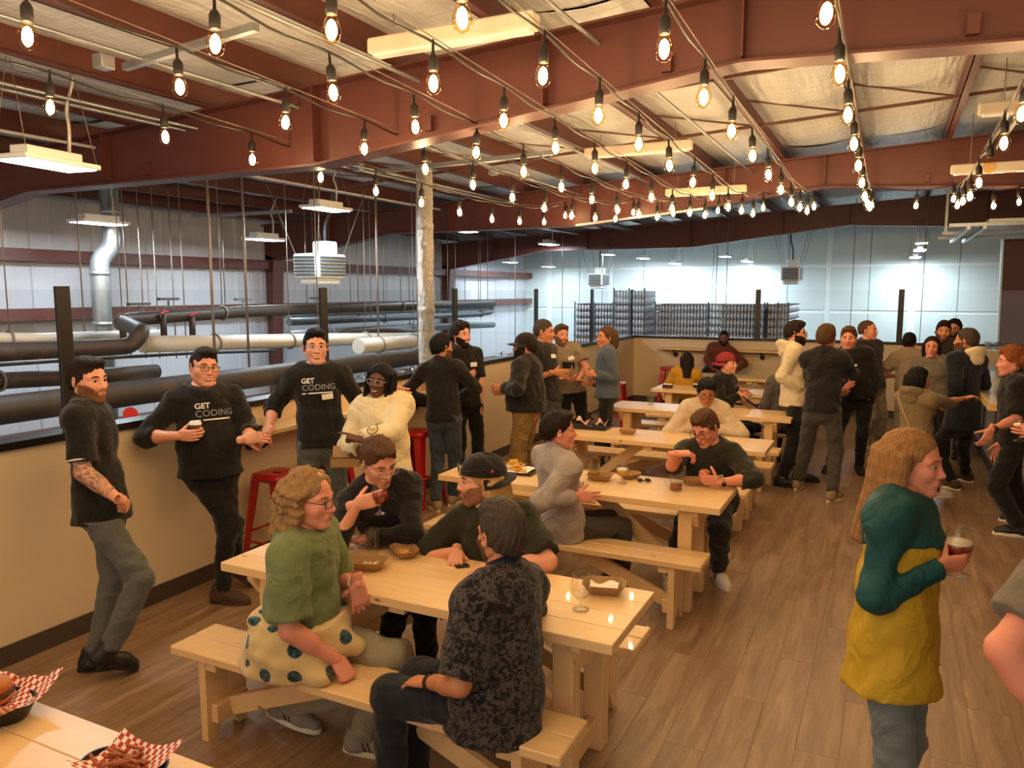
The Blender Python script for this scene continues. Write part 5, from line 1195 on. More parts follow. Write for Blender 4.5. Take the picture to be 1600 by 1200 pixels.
# 16 black polo with wine glass
w = 8.3; P = pw(729, 658, w)
p16 = person('bearded person in black polo with name tag holding a wine glass by the low wall', pw(720, 523, 8.25), P, under(P, 20), 22, 42, 1.83, top=C_black, topn='polo_shirt', sleeve='short', sleevel=.85, bottom=C_jblk, shoe=S_blk, hair=shf, hairm=H_dk, beardm=H_dk, bt=.003, collar='polo', tagat=(.085, -.17), mouth='smile',
             rh=(pw(723, 590, 8.0), 'cup', CR + UP * .3, AW), lh=(pw(750, 648, 8.25), 'fist', -UP, AW), elbow={-1: -CR * .6 - UP, 1: CR})
# 17 black cap, khaki trousers
w = 8.0; P = pw(823, 668, w)
p17 = person('big person in black cap, black jumper and khaki trousers holding a small beer', pw(820, 541, 7.98), P, under(P, -100), -112, -86, 1.78, g=1.36, belly=.13, top=C_blk2, topn='jumper', sleeve='long', loose=.02, hem=-.03, bottom=C_khaki, legw=1.35, shoe=S_blk, hair=lambda h: hair_short(h, .008, .010, .05, 0, -.075, seed=33), hairm=H_dk, headwear=('cap', False, cloth('cap_black', '#221d1a')), beardm=H_dk, bt=.009, kind='w', skin_='tan',
             lh=(pw(787, 607, 7.85), 'cup', -CR + UP * .1, AW), rh=(pw(790, 612, 8.3), 'cup', -CR, CD))
# 18 dark tee, cropped greying hair
w = 8.75; P = pw(857, 668, w)
person('lean person with cropped greying hair in charcoal T-shirt with name tag, looking at a phone', pw(850, 518, 8.7), P, under(P, 70), 62, 74, 1.84, hp=-6, top=C_char, topn='t_shirt', sleeve='mid', bottom=C_dkgrey, shoe=S_blk, hair=lambda h: hair_short(h, .008, .002, .056, .0, seed=36, wv=.001), hairm=H_gry, mouth='smile', tagat=(-.02, -.13), skin_='tan',
       rh=(pw(866, 582, 8.5), 'cup', CR - UP * .05, AW), lh=(pw(876, 580, 8.85), 'cup', CR, CD * .5 + UP), elbow={-1: -UP - CR * .3})
# 19 taupe tee, leaning
w = 9.65; P = pw(893, 648, w)
person('smiling ginger-bearded person in taupe T-shirt with name tag leaning on the low wall', pw(876, 524, 9.58), P, under(P, 20, .13, .1), 16, 30, 1.8, hr=-8, top=C_olive, topn='t_shirt', sleeve='short', loose=.018, bottom=C_jblk, shoe=S_blk, hair=lambda h: hair_short(h, .012, .005, .052, .006, seed=38), hairm=H_br, beardm=H_gbr, bt=.006, mouth='smile', tagat=(.06, -.15), skin_='pink',
       rh=(pw(880, 592, 9.35), 'relax', CR, UP - CD * .3), lh=(pw(902, 594, 9.35), 'relax', -CR, UP), elbow={-1: -UP, 1: CR * .8 - UP * .5})
# 20 denim jacket, mullet
w = 9.2; P = pw(949, 648, w)
person('person with swept-back collar-length hair and moustache in a blue denim jacket', pw(947, 527, 9.2), P, [(fl_(938, 742), -80, 0), (fl_(962, 734), -80, 0)], -92, -62, 1.78, top=C_denimj, topn='denim_jacket', sleeve='long', loose=.02, hem=-.05, bottom=C_jblk, shoe=S_blk, hair=lambda h: hair_long(h, .09, .0, 0., 13, 36, a0=.55), hairm=H_br, beardm=None, collar='shirt', mouth='smile', skin_='tan',
       lh=(pw(928, 586, 8.95), 'cup', -CR + UP * .3, AW), rh=(pw(926, 598, 9.35), 'cup', -CR - UP * .1, CD), elbow={1: CR * .5 - UP})
# 21 oat hoodie
w = 8.75; P = pw(1240, 648, w)
person('bearded person with glasses in an oat hoodie and black trousers', pw(1243, 521, 8.75), P, [(fl_(1250, 752), 95, 0), (fl_(1222, 760), 85, 0)], 92, 84, 1.82, top=C_hood, topn='hoodie', sleeve='long', loose=.022, hem=-.06, bottom=C_jblk, legw=1.1, shoe=S_blk, hair=lambda h: hair_short(h, .020, .005, .056, .014, seed=41), hairm=H_dk, beardm=H_dk, bt=.006, glasses='rect', hood=C_hood, skin_='fair',
       rh=(pw(1252, 612, 8.6), 'fist', CR, AW), lh=(pw(1255, 612, 8.95), 'fist', CR, CD), elbow={-1: -CR - UP})
# 22 black top, back turned, hand at chin
w = 8.0; P = pw(1284, 652, w)
person('person seen from behind in black top and grey trousers with a hand at the chin', pw(1291, 528, 8.02), P, [(fl_(1246, 764), 165, 0), (fl_(1300, 783), 150, 0)], 168, 158, 1.83, top=C_blk2, topn='top', sleeve='long', loose=.018, hem=-.03, bottom=C_dkgrey, legw=1.12, shoe=S_tan, sole=S_solew, hair=lambda h: hair_short(h, .018, .006, .056, .008, -.06, seed=43), hairm=H_br, skin_='pink',
       rh=(pw(1306, 562, 8.3), 'fist', UP - CR * .2, -CR * .4 + AW * .1), lh=(pw(1300, 612, 8.3), 'relax', CR, CD), elbow={-1: CR * .8 - UP * .8, 1: -CR - UP})
# 23 black sweatshirt with small emblem, facing us
w = 9.1; P = pw(1338, 645, w)
p23 = person('person in black sweatshirt with a small pale emblem, facing the chin-holding listener', pw(1326, 528, 9.05), P, [(fl_(1342, 738), 10, 0), (fl_(1296, 736), -20, 0)], -6, -4, 1.78, hp=-4, g=1.18, belly=.05, top=C_black, topn='sweatshirt', sleeve='long', loose=.02, hem=-.03, bottom=C_jblk, shoe=S_blk, hair=sh2, hairm=H_br, kind='w', skin_='pink', tagat=(-.07, -.13),
             lh=(pw(1356, 624, 8.95), 'fist', -UP, AW), rh=(pw(1322, 606, 8.8), 'cup', UP * .3 + CR * .4, AW), elbow={1: CR - UP * .2, -1: -CR * .8 - UP})
badge(p23, .055, -.165, .035, .022)
# 24 balding
w = 10.3; P = pw(1361, 640, w)
person('balding person in black top and beige trousers standing behind the black sweatshirt wearer', pw(1356, 516, 10.25), P, [(fl_(1372, 702), 60, 0), (fl_(1352, 704), 40, 0)], 50, 78, 1.79, top=C_char, topn='top', sleeve='long', loose=.018, bottom=C_jpale, legw=1.2, shoe=S_tan, hair=lambda h: hair_short(h, .002, .003, .030, 0, seed=45), hairm=H_br, skin_='pink')
# 25 taupe tee, back turned by the wall
w = 10.2; P = pw(1418, 645, w)
person('person seen from behind in taupe T-shirt by the far low wall', pw(1421, 534, 10.2), P, under(P, 175), 172, 168, 1.70, top=C_olive, topn='t_shirt', sleeve='short', loose=.016, bottom=C_jpale, shoe=S_tan, hair=lambda h: hair_short(h, .008, .004, .056, 0, -.06, seed=47), hairm=H_blk, skin_='pink', rh=(pw(1432, 590, 10.45), 'relax', AW, -UP), lh=(pw(1402, 588, 10.4), 'relax', CR * .5 + AW, -UP), elbow={1: -CR - UP * .4})
# 26 chin-length hair, grey tee
w = 9.1; P = pw(1462, 652, w)
person('person with shoulder-length brown hair in a grey T-shirt among the bar group', pw(1456, 542, 9.05), P, under(P, 0), -2, -2, 1.72, top=C_grey, topn='t_shirt', sleeve='short', loose=.016, bottom=C_jblk, shoe=S_wht, hair=lambda h: hair_long(h, .10, .0, 0., 15, 40), hairm=H_dk, skin_='pink', kind='f', brow=H_dk)
# 27 black tee with tag
w = 10.0; P = pw(1484, 640, w)
person('bearded person in black T-shirt with name tag behind the long-haired one', pw(1474, 518, 9.95), P, under(P, 0), 0, 4, 1.82, hr=-4, top=C_char, topn='t_shirt', sleeve='short', bottom=C_jblk, shoe=S_blk, hair=shq, hairm=H_dk, beardm=H_stubd, bt=.004, tagat=(.0, -.16), skin_='tan')
# 28 glimpsed behind
w = 10.6; P = pw(1494, 630, w)
person('dark-haired bearded person glimpsed at the back of the bar group', pw(1491, 514, 10.55), P, under(P, 0), -10, -10, 1.80, top=C_black, topn='t_shirt', sleeve='short', bottom=C_jblk, shoe=S_blk, hair=sh2, hairm=H_blk, beardm=H_blk, bt=.006, skin_='olive', glasses='rect')
# 29 navy jacket with cream hood
w = 8.2; P = pw(1503, 655, w)
person('person in navy jacket with a cream hood at the bar corner', pw(1510, 532, 8.2), P, [(fl_(1488, 764), -120, 0), (fl_(1508, 752), -120, 0)], -128, -108, 1.77, top=C_navy, topn='jacket', sleeve='long', loose=.03, hem=-.10, bottom=C_jblk, shoe=S_brn, sole=S_solew, hair=lambda h: hair_short(h, .010, .004, .056, 0, -.06, seed=51), hairm=H_gry, beardm=H_stubd, bt=.004, hood=C_hood, skin_='tan',
       lh=(pw(1490, 618, 8.25), 'fist', -UP, AW), rh=(pw(1500, 620, 8.5), 'fist', -UP, AW), elbow={-1: CR - UP * .3})
# 30 khaki coat, black bob
w = 7.3; P = pw(1432, 690, w)
person('short person with black bob in a khaki coat, arm stretched to the bar', pw(1436, 592, 7.25), P, [(fl_(1468, 786), 120, 0), (fl_(1440, 775), 120, 0)], 142, 118, 1.58, top=C_olcoat, topn='coat', sleeve='long', loose=.022, hem=-.16, bottom=C_jblk, shoe=S_wht, sole=S_solew, hair=lambda h: hair_long(h, .08, .012, 0., 17, 40), hairm=H_blk, kind='f', skin_='tan', hood=C_olcoat,
       rh=(pw(1508, 622, 7.35), 'relax', CR + UP * .25, -UP), lh=(pw(1480, 640, 7.7), 'relax', CR + AW, -UP), elbow={-1: -UP})
# 31 ginger hair, black polo, at the bar
w = 6.8; P = pw(1586, 690, w)
p31 = person('ginger-haired person in black polo and watch resting a hand on the bar front', pw(1582, 565, 6.8), P, [(fl_(1592, 838), -80, 0), (fl_(1600, 818), -85, 0)], -80, -80, 1.76, hp=-4, top=C_black, topn='polo_shirt', sleeve='short', sleevel=.9, loose=.02, hem=-.05, bottom=C_jblk, legw=1.2, shoe=S_blk, sole=S_solew, hair=shf, hairm=H_red, skin_='pink', collar='polo',
             lh=(pw(1548, 672, 6.55), 'relax', -UP - CR * .4, AW), elbow={1: CR * .8 - UP * .1})
# 32 teal and mustard rain jacket
w = 2.84; P = pw(1392, 1055, w)
q32 = person('person with long fair hair in a teal and mustard rain jacket', pw(1424, 722, 2.84), P, under(P, 80, .09, .0), 78, 78, 1.68, hp=-4, top=C_yell, topn='rain_jacket', sleeve='long', loose=.019, hem=-.19, g=1.06, bottom=C_legg, bottomn='jeans', shoe=S_wht, hair=lambda h: hair_long(h, .30, .004, 0., 19, 64, rad=.015, a0=.44, fwd=-1.6), hairm=hairmat('hair_copper_blond', '#6d4826', '#b58552'), kind='f', skin_='pink', near=True, brow=H_ltb, mouth='calm', legw=1.05, yoke=C_teal,
             rh=(pw(1470, 884, 2.70), 'cup', CR + UP * .12, AW * .8 + UP * .2), elbow={-1: -UP - CR * .8 + CD * .1})
# 33 grey tee arm at the frame edge
w = 2.1; P = pw(1735, 1190, w)
r33 = person('person in grey T-shirt whose bare arm reaches into view beside the aisle', pw(1740, 760, w), P, under(P, 60, .1, 0), 65, 70, 1.70, g=1.1, top=C_grey, topn='t_shirt', sleeve='short', sleevel=.72, loose=.02, bottom=C_jblk, shoe=S_blk, hair=sh1, hairm=H_dk, skin_='pink', near=True,
             rh=(pw(1650, 1150, 2.0), 'fist', CR * .5 - UP * .6, AW), elbow={-1: -CR - UP * .1})
# 34 hand with beer at the frame edge
w = 5.3; P = pw(1690, 760, w)
s34 = person('person at the bar end whose hand holds out a stemmed beer', pw(1690, 560, w), P, under(P, -60, .1, 0), -70, -80, 1.78, top=C_char, topn='t_shirt', sleeve='short', bottom=C_jblk, shoe=S_blk, hair=sh1, hairm=H_dk, skin_='pink', rh=(pw(1618, 676, 5.2), 'cup', -CR + UP * .1, AW), lh=(pw(1660, 690, 5.0), 'relax', -UP, AW))
# 35 grey sweater, mostly hidden behind the oat hoodie
P = np.array([-1.10, 9.72, .56])
person('person in grey sweater sitting mostly hidden behind the oat hoodie wearer', pw(1234, 572, 9.2), P, under(P, 175, .12, .30), 172, 165, 1.72, top=cloth('cloth_mid_grey', '#55504c'), topn='sweater', sleeve='long', loose=.02, bottom=C_jblk, shoe=S_blk, hair=sh1, hairm=H_dk, seated=True)
# ---- prints, tags and accessories
M_ink = paint('print_white', '#e8e4dc', .7); M_inkg = paint('print_grey', '#8d8f90', .7)
for info, a0, b0, k in ((b, -.10, -.115, 1.0), (c, -.125, -.105, 1.0)):
    chest_text(info, 'GET', a0, b0, .052 * k, M_ink, bold=.0012); chest_text(info, 'CODING', a0, b0 - .055 * k, .062 * k, M_inkg)
    chest_bar(info, a0, a0 + .03, b0 - .078 * k, .009, M_ink); chest_bar(info, a0 + .045, a0 + .225, b0 - .078 * k, .009, M_ink)
badge(c, .06, -.215, .085, .042, 4)
def ring_patch(info, a, b, r, mat):
    P_ = chest_project(info, [(a + r * math.cos(t_), b + r * .85 * math.sin(t_)) for t_ in np.linspace(0, 2 * math.pi, 25)[:-1]], .004); m = MB(); m.tube(P_, .003, 6, closed=True)
    for q in range(4): PP = chest_project(info, [(a - r * .5 + r * .3 * q, b + r * .35), (a - r * .45 + r * .3 * q, b - r * .3)], .004); m.tube(PP, .002, 5)
    vq = mbj(m); npmesh('round_emblem', vq[0], vq[1], M_char_, info['root'], True, 'small round embroidered emblem')
M_char_ = paint('emblem_thread', '#3a3129', .8); ring_patch(d, -.005, -.20, .034, M_char_)
def watch(info, side, band, face, nm='wristwatch'):
    g_, M, Wp, E = info['grips'][side]; dd = nrm(Wp - E); s = info['s']; c0 = Wp - dd * .035 * s; z = M[:, 2] - dd * (M[:, 2] @ dd); z = nrm(z); y = np.cross(dd, z); rr = .031 * s; m = MB()
    for o_ in (-.006, 0, .006): m.tube([c0 + dd * o_ + (z * math.cos(q) + y * math.sin(q) * 1.12) * rr for q in np.linspace(0, 2 * math.pi, 19)[:-1]], .0042, 6, closed=True)
    vq = mbj(m); o = npmesh(nm, vq[0], vq[1], band, info['root']); mm = MB(); mm.tube([c0 + z * (rr - .002), c0 + z * (rr + .007)], .0165 * s, 16); mm.build('watch_face', face, o)
M_bandw = paint('watch_band_pale', '#d8c8b4', .6); M_bandb = paint('watch_band_black', '#181412', .5); M_facem = paint('watch_face_glass', '#0d0d10', .15)
watch(f6, 1, M_bandw, M_facem); watch(i9, -1, M_bandb, M_facem); watch(j10, 1, paint('watch_band_steel', '#b59a6e', .3, .8), M_facem); watch(p31, 1, M_bandb, M_facem); watch(p17, 1, M_bandb, M_facem); watch(h8, 1, M_bandb, M_facem)
# tattooed forearm
t = NT('tattooed_skin'); v = t.coord((1, 1, 1)); n = t.ramp(t.noise(v, 26, 5, .7, 1.6), [(.47, '#c9906f'), (.53, '#4f4038')]); t.set(color=t.mix(.75, '#d09c7c', n), rough=.5); M_tat = t.m
side, S_, E_, W_, *_r = a['arms'][1]; F = Fld(np.minimum(np.minimum(S_, E_), W_) - .1, np.maximum(np.maximum(S_, E_), W_) + .1, .008)
F.cone(S_ + (E_ - S_) * .72, E_, .0445, .0425, .02); F.cone(E_, E_ + (W_ - E_) * .72, .0438, .0345, .02, cut=(False, True)); F.cone(E_ + (W_ - E_) * .08, E_ + (W_ - E_) * .4, .0425, .0435, .02); V, Q = F.out(); npmesh('tattooed_sleeve', V, Q, M_tat, a['root'], True, 'dark ink tattoos over the forearm')
# knitted cardigan tied round the waist, berry pattern
t = NT('berry_knit'); v = t.coord((1, 1, 1)); vo = t.n('ShaderNodeTexVoronoi'); vo.inputs['Scale'].default_value = 8.5; vo.inputs['Randomness'].default_value = .35; t.l(v, vo.inputs['Vector'])
mask = t.ramp(vo.outputs['Distance'], [(.27, '#ffffff'), (.30, '#000000')]); lf = t.ramp(t.noise(v, 60, 2), [(.5, '#1c1e33'), (.56, '#17635c')]); col = t.mix(mask, '#d9bd82', lf); t.set(color=col, rough=.95, sheen=.3); t.bump(t.noise(v, 220, 2), .5, .006); M_berry = t.m
P6 = f6['P']; fw6, lf6 = f6['fw'], f6['left']; F = Fld(P6 - .42, P6 + np.array([.42, .42, .30]), .010); sp = f6['spine']
F.cone(P6 + sp * .10, P6 + sp * .02, .205, .245, .04, (fw6, .90)); F.cone(P6 + sp * .02, P6 - sp * .10 - fw6 * .06, .245, .235, .05, (fw6, .90)); F.cone(P6 + sp * .12 - fw6 * .17 + lf6 * .1, P6 + sp * .12 - fw6 * .17 - lf6 * .13, .030, .030, .03)
F.cone(P6 - lf6 * .17 + sp * .06, P6 - lf6 * .19 + fw6 * .16 - sp * .06, .055, .05, .04); F.cone(P6 - lf6 * .05 + fw6 * .17 + sp * .04, P6 + fw6 * .26 - sp * .01, .05, .045, .04); F.wob(.006, 28, 91); F.plane((0, 0, .451), (0, 0, -1)); F.plane(P6 + sp * .145, sp); V, Q = F.out(); npmesh('tied_cardigan', V, Q, M_berry, f6['root'], True, 'yellow knit with dark berries tied round the waist')
# sunglasses pushed up on the backwards cap, little red emblem
vq = specs_mesh('wide'); HCg, HMg, hsg = g7['HC'], g7['HM'], g7['hs']; npmesh('sunglasses', HCg + ((vq[0] * (1.05, 1.1, 1) + (-.012, 0, .062)) * hsg) @ HMg.T, vq[1], M_frame, g7['root'])
m = MB(); 
for p_, q_ in (((-.055, .094, .050), (-.047, .092, .068)), ((-.039, .094, .050), (-.047, .092, .068)), ((-.051, .0945, .057), (-.043, .0945, .057))): m.tube([HCg + (np.array(p_) * hsg) @ HMg.T, HCg + (np.array(q_) * hsg) @ HMg.T], .0022, 5)
m.build('cap_emblem', paint('emblem_red', '#b3483c', .7), g7['root'])
# shoulder strap across the khaki coat
info = PEOPLE['short person with black bob in a khaki coat, arm stretched to the bar']
pts = chest_project(info, [(.12 - .024 * k, -.03 - .045 * k) for k in range(11)], .006, -info['fw']); MB().tube(pts, .009, 6).build('bag_strap', paint('strap_leather', '#b08a5a', .6), info['root'])
# ================================================================== SMALL THINGS
M_glass = clear('drinking_glass', (.97, .97, .95), .05, .02, .9); M_kraft = paint('kraft_board', '#a07c50', .8, 0, .08, 12); M_tray = paint('tray_black', '#191615', .45); M_foam = paint('beer_foam', '#efe3c8', .7)
M_amber = liquid('beer_amber', '#a8551c'); M_dark = liquid('beer_dark', '#2b0f08'); M_gold = liquid('beer_gold', '#c8922c'); M_hazy = paint('beer_hazy', '#d39a3c', .2); M_redb = paint('beer_red', '#8f2c14', .15); M_water = clear('water', (.92, .95, .95), .06)
t = NT('checked_paper'); ck = t.n('ShaderNodeTexChecker'); ck.inputs['Scale'].default_value = 70; t.l(t.coord((1, 1, .02)), ck.inputs['Vector']); ck.inputs[1].default_value = (*srgb('#b5382f'), 1); ck.inputs[2].default_value = (*srgb('#ecdccb'), 1); t.set(color=ck.outputs[0], rough=.75); M_check = t.m
M_bun = paint('bun_crust', '#b3662a', .45, 0, .2, 20); M_fry = paint('fry_dark', '#9a4f22', .6, 0, .25, 30); M_chip = paint('tortilla_chip', '#d9a945', .7, 0, .2, 30); M_nap = paint('napkin_white', '#efe6d6', .85); M_crumb = paint('fries_pale', '#e3b45c', .7, 0, .2, 30); M_cheese = paint('mac_pale', '#e8d9b0', .7)
M_redp = paint('red_card', '#b5382f', .7); M_cupb = paint('paper_cup_brown', '#4a1d14', .6, 0, .3, 30); M_lid = paint('cup_lid', '#e9e2d6', .45)
def vessel(name, base, prof, label, cat='glass', beer=None, level=0., foam=False, group=None, n=24, wall=.0022, stemsolid=None, scale=1.0):
    base = np.asarray(base, float); root = thing(name, base, label, cat, group); pr = [(r * scale, z * scale) for r, z in prof]
    inner = [(max(r - wall, .0005), z) for r, z in pr]; MB().lathe(pr + inner[::-1][:max(2, len(inner) - 1)], n, base).build('glass_body', M_glass, root)
    if beer is not None:
        zs = [z for _, z in pr]; b0 = stemsolid * scale if stemsolid else zs[0] + .006; lv = level * scale; q = [(.0006, b0 + .002)]
        up = [(r, z) for r, z in pr if z > b0 + .003 and z < lv]; q += [(r - wall - .0008, z) for r, z in up]; rl = float(np.interp(lv, zs[-len([1 for z in zs if z >= b0]):], [r for r, z in pr][-len([1 for z in zs if z >= b0]):])); q += [(rl - wall - .0008, lv), (.0006, lv)]
        MB().lathe(q, n, base).build('drink', beer, root)
        if foam: MB().lathe([(rl - wall - .001, lv), (rl - wall - .001, lv + .008 * scale), (.0006, lv + .009 * scale)], n, base).build('foam', M_foam, root)
    return root
TULIP = [(.0006, 0), (.036, .001), (.037, .004), (.020, .008), (.006, .016), (.005, .035), (.008, .045), (.026, .056), (.040, .075), (.045, .098), (.041, .122), (.034, .142), (.033, .150), (.036, .158)]
SNIF = [(.0006, 0), (.033, .001), (.033, .004), (.006, .012), (.005, .060), (.012, .066), (.034, .082), (.042, .105), (.038, .130), (.031, .148)]
PINT = [(.0006, 0), (.030, .001), (.031, .012), (.035, .06), (.041, .12), (.043, .146)]; TUMB = [(.0006, 0), (.032, .001), (.034, .02), (.037, .085)]
STEML = [(.0006, 0), (.024, .001), (.036, .015), (.043, .045), (.040, .075), (.033, .10)]
def mug(px, py, label, beer, level, zt=.76):
    bs = pz(px, py, zt); r = vessel('beer_mug', bs, [(.0006, 0), (.042, .001), (.045, .01), (.041, .03), (.045, .08), (.046, .11)], label, 'mug', beer, level)
    c = bs + (0, 0, .06) - CR * .044; MB().tube([c + UP * .032, c - CR * .022 + UP * .028, c - CR * .034, c - CR * .022 - UP * .028, c - UP * .032], .006, 8).build('handle', M_glass, r); return r
def boat(c, rz, label, sx=1.0, fill=None, nfill=0, seed=0, paper=False):
    root = thing('food_boat', c, label, 'food tray'); M = rot3(0, 0, rz); lo_, hi_ = (.055 * sx, .038 * sx), (.092 * sx, .066 * sx); hgt = .045 * sx
    def ring(a, b, k, z): return [np.asarray(c) + M @ np.array(q) for q in ((a, b - k, z), (a - k, b, z), (-a + k, b, z), (-a, b - k, z), (-a, -b + k, z), (-a + k, -b, z), (a - k, -b, z), (a, -b + k, z))]
    B, T, Ti, Bi = ring(*lo_, .006, .001), ring(*hi_, .030, hgt), ring(hi_[0] - .002, hi_[1] - .002, .030, hgt), ring(lo_[0] - .002, lo_[1] - .002, .006, .004); vs = B + T + Ti + Bi; n = 8
    fs = [(r_ * n + i, r_ * n + (i + 1) % n, (r_ + 1) * n + (i + 1) % n, (r_ + 1) * n + i) for r_ in range(3) for i in range(n)] + [tuple(range(8))[::-1], tuple(range(24, 32))]
    MB().add(vs, fs).build('board', M_kraft, root); rr = np.random.default_rng(seed)
    if fill is not None:
        m = MB()
        for q in range(nfill):
            p_ = np.asarray(c) + M @ np.array([(rr.random() - .5) * .08 * sx, (rr.random() - .5) * .05 * sx, .010 + .012 * rr.random()]); m.box(p_, (.012 + .02 * rr.random(), .010, .009), rot3(rr.random() * 3, rr.random() * 3, rr.random() * 3), ch=.002)
        o = m.build('food_scraps', fill, root); o['kind'] = 'stuff'
    if paper: MB().grid(lambda u, v_: tuple(np.asarray(c) + M @ np.array([(u - .5) * .12 * sx, (v_ - .5) * .09 * sx, .022 + .012 * math.sin(7 * u + 3 * v_) + .02 * abs(u - .5) + .008 * math.sin(13 * v_)])), 9, 9).build('napkin', M_nap, root)
    return root
def T(px, py, z=.761): return pz(px, py, z)
# table with two boats
vessel('pint_glass', T(583, 868), PINT, 'empty straight pint glass between the food boats', group=None)
boat(T(576, 888), R(20), 'kraft food boat with white leftovers by the green T-shirt', 1.05, M_cheese, 16, 1); boat(T(632, 868), R(-40), 'kraft food boat with yellow scraps beside the empty pint', 1.0, M_crumb, 20, 2)
vessel('stem_glass', T(907, 952), TULIP, 'empty stemmed glass near the table corner', 'glass', scale=1.02); boat(T(944, 925), R(15), 'kraft food boat with a crumpled napkin near the table corner', 1.1, None, 0, 3, True)
ph = thing('phone', T(722, 886), 'dark phone lying between two hands on the table', 'phone'); MB().box(T(722, 884, .766), (.07, .04, .009), rot3(0, 0, .8), ch=.003).build('case', M_tray, ph)
# table with sunglasses
mug(927, 748, 'beer mug with a finger of gold beer behind the pickle boat', M_gold, .05); boat(T(938, 750), R(8), 'kraft food boat holding pickle slices', 1.05, paint('pickle', '#8a8a3a', .4), 8, 4)
vessel('stem_glass', T(972, 755), TULIP, 'stemmed glass of hazy golden beer', 'glass', M_hazy, .10, True, stemsolid=.048); boat(T(985, 747), R(60), 'crushed kraft food boat behind the hazy beer', .9, M_crumb, 6, 5)
mug(1056, 766, 'dimpled beer mug with amber dregs in front of the burger eater', M_amber, .045); boat(T(1086, 757), R(25), 'kraft food boat with a red card under the burger', 1.0, M_redp, 5, 6)
sg = thing('sunglasses', T(1006, 750), 'folded dark sunglasses lying on the table', 'sunglasses'); m = MB(); c0 = T(1006, 750, .775)
for k in (-1, 1): m.ball(c0 + CR * .028 * k, (.024, .012, .014), 12, 8)
m.build('lenses', M_tray, sg); MB().tube([c0 - CR * .05, c0 - CR * .03 + CD * .02, c0 + CR * .05 + CD * .03], .004, 6).build('temple', M_tray, sg)
m = MB(); g_ = j10['grips'][1][0]; bg = thing('burger', g_, 'half-eaten burger held over the food boat', 'food'); MB().ball(g_ + (0, 0, .014), (.042, .036, .024), 14, 8).build('bun_top', M_bun, bg); MB().ball(g_ + (0, 0, -.016), (.042, .036, .016), 14, 8).build('bun_base', M_bun, bg); MB().ball(g_, (.044, .038, .010), 14, 6).build('filling', M_redp, bg)
# nacho tray
def tray(c, lx, ly, rz, label):
    r_ = thing('serving_tray', c, label, 'tray'); M = rot3(0, 0, rz); MB().box(np.asarray(c) + (0, 0, .004), (lx, ly, .007), M, ch=.003).build('tray_base', M_tray, r_)
    for sx, sy, a_, b_ in ((1, 0, .008, ly), (-1, 0, .008, ly), (0, 1, lx, .008), (0, -1, lx, .008)): MB().box(np.asarray(c) + M @ np.array([sx * lx / 2, sy * ly / 2, .011]), (a_, b_, .02), M, ch=.003).build('tray_rim', M_tray, r_)
    return r_
c0 = T(800, 735); tray(c0, .40, .28, .1, 'black serving tray piled with nachos'); rr = np.random.default_rng(11)
pp = thing('paper_liner', c0 + (0, 0, .01), 'white paper liner under the nachos', 'paper'); MB().grid(lambda u, v_: tuple(c0 + np.array([(u - .5) * .34, (v_ - .5) * .24, .0125 + .006 * math.sin(9 * u + 4 * v_) ** 2 + .03 * max(0, abs(u - .5) - .4)])), 12, 10).build('sheet', M_nap, pp)
tri = MB().prism([(-.03, -.02), (.03, -.02), (0, .035)], -.0015, .0015, 2).mesh('nacho_chip'); tri.materials.append(M_chip)
for k in range(34):
    o = bpy.data.objects.new('nacho_chip', tri); COL.objects.link(o); q = rr.normal(size=2) * (.07, .05); hgt = .022 + .055 * math.exp(-(q[0] ** 2 / .008 + q[1] ** 2 / .005)) * rr.random() ** .5; o.location = tuple(c0 + np.array([q[0], q[1], hgt])); o.rotation_euler = (rr.normal() * .5, rr.normal() * .5, rr.random() * 6); tag(o, 'golden tortilla chip in the nacho pile', 'chip', 'nacho chips on the tray')
# tray with checked paper
c0 = T(922, 668); tray(c0, .40, .27, .05, 'black serving tray with red checked paper and a glass')
for k, (dx, dy, r0) in enumerate(((-.05, .0, .3), (.13, .02, -.5))):
    r_ = thing('checked_paper', c0 + (dx, dy, .01), ('crumpled red checked paper beside the tumbler', 'smaller crumpled red checked paper on the tray')[k], 'paper'); MB().grid(lambda u, v_: tuple(c0 + np.array([dx + (u - .5) * (.16 - .04 * k), dy + (v_ - .5) * .14, .02 + .05 * abs(math.sin(4 * u + 2 * v_ + r0)) + .04 * (u - .5) ** 2 * 4 * (1 - k * .4)])), 12, 12).build('sheet', M_check, r_)
vessel('tumbler', c0 + (.03, .06, .008), PINT, 'clear tumbler standing on the checked-paper tray'); vessel('tumbler', c0 + (.04, -.09, .008), TUMB, 'short clear tumbler at the tray edge'); boat(T(981, 678), R(10), 'kraft food boat with a brown bun', .95, M_bun, 8, 8)
vessel('tumbler', T(1017, 632), TUMB, 'lone clear tumbler of water on the empty table', beer=M_water, level=.05, scale=1.25)
# dark boxes
for px, py, lb, ww in ((1043, 606, 'dark red box with a white lid on the table', .13), (1090, 606, 'small black box beside the mustard sweater', .11)):
    c0 = T(px, py); r_ = thing('small_box', c0, lb, 'box'); MB().box(c0 + (0, 0, .025), (ww, .09, .05), ch=.004).build('box_body', paint('box_dark_red', '#4a1a1a', .6) if px == 1043 else M_tray, r_); MB().box(c0 + (0, 0, .053), (ww + .005, .095, .008), ch=.002).build('lid', M_nap, r_)
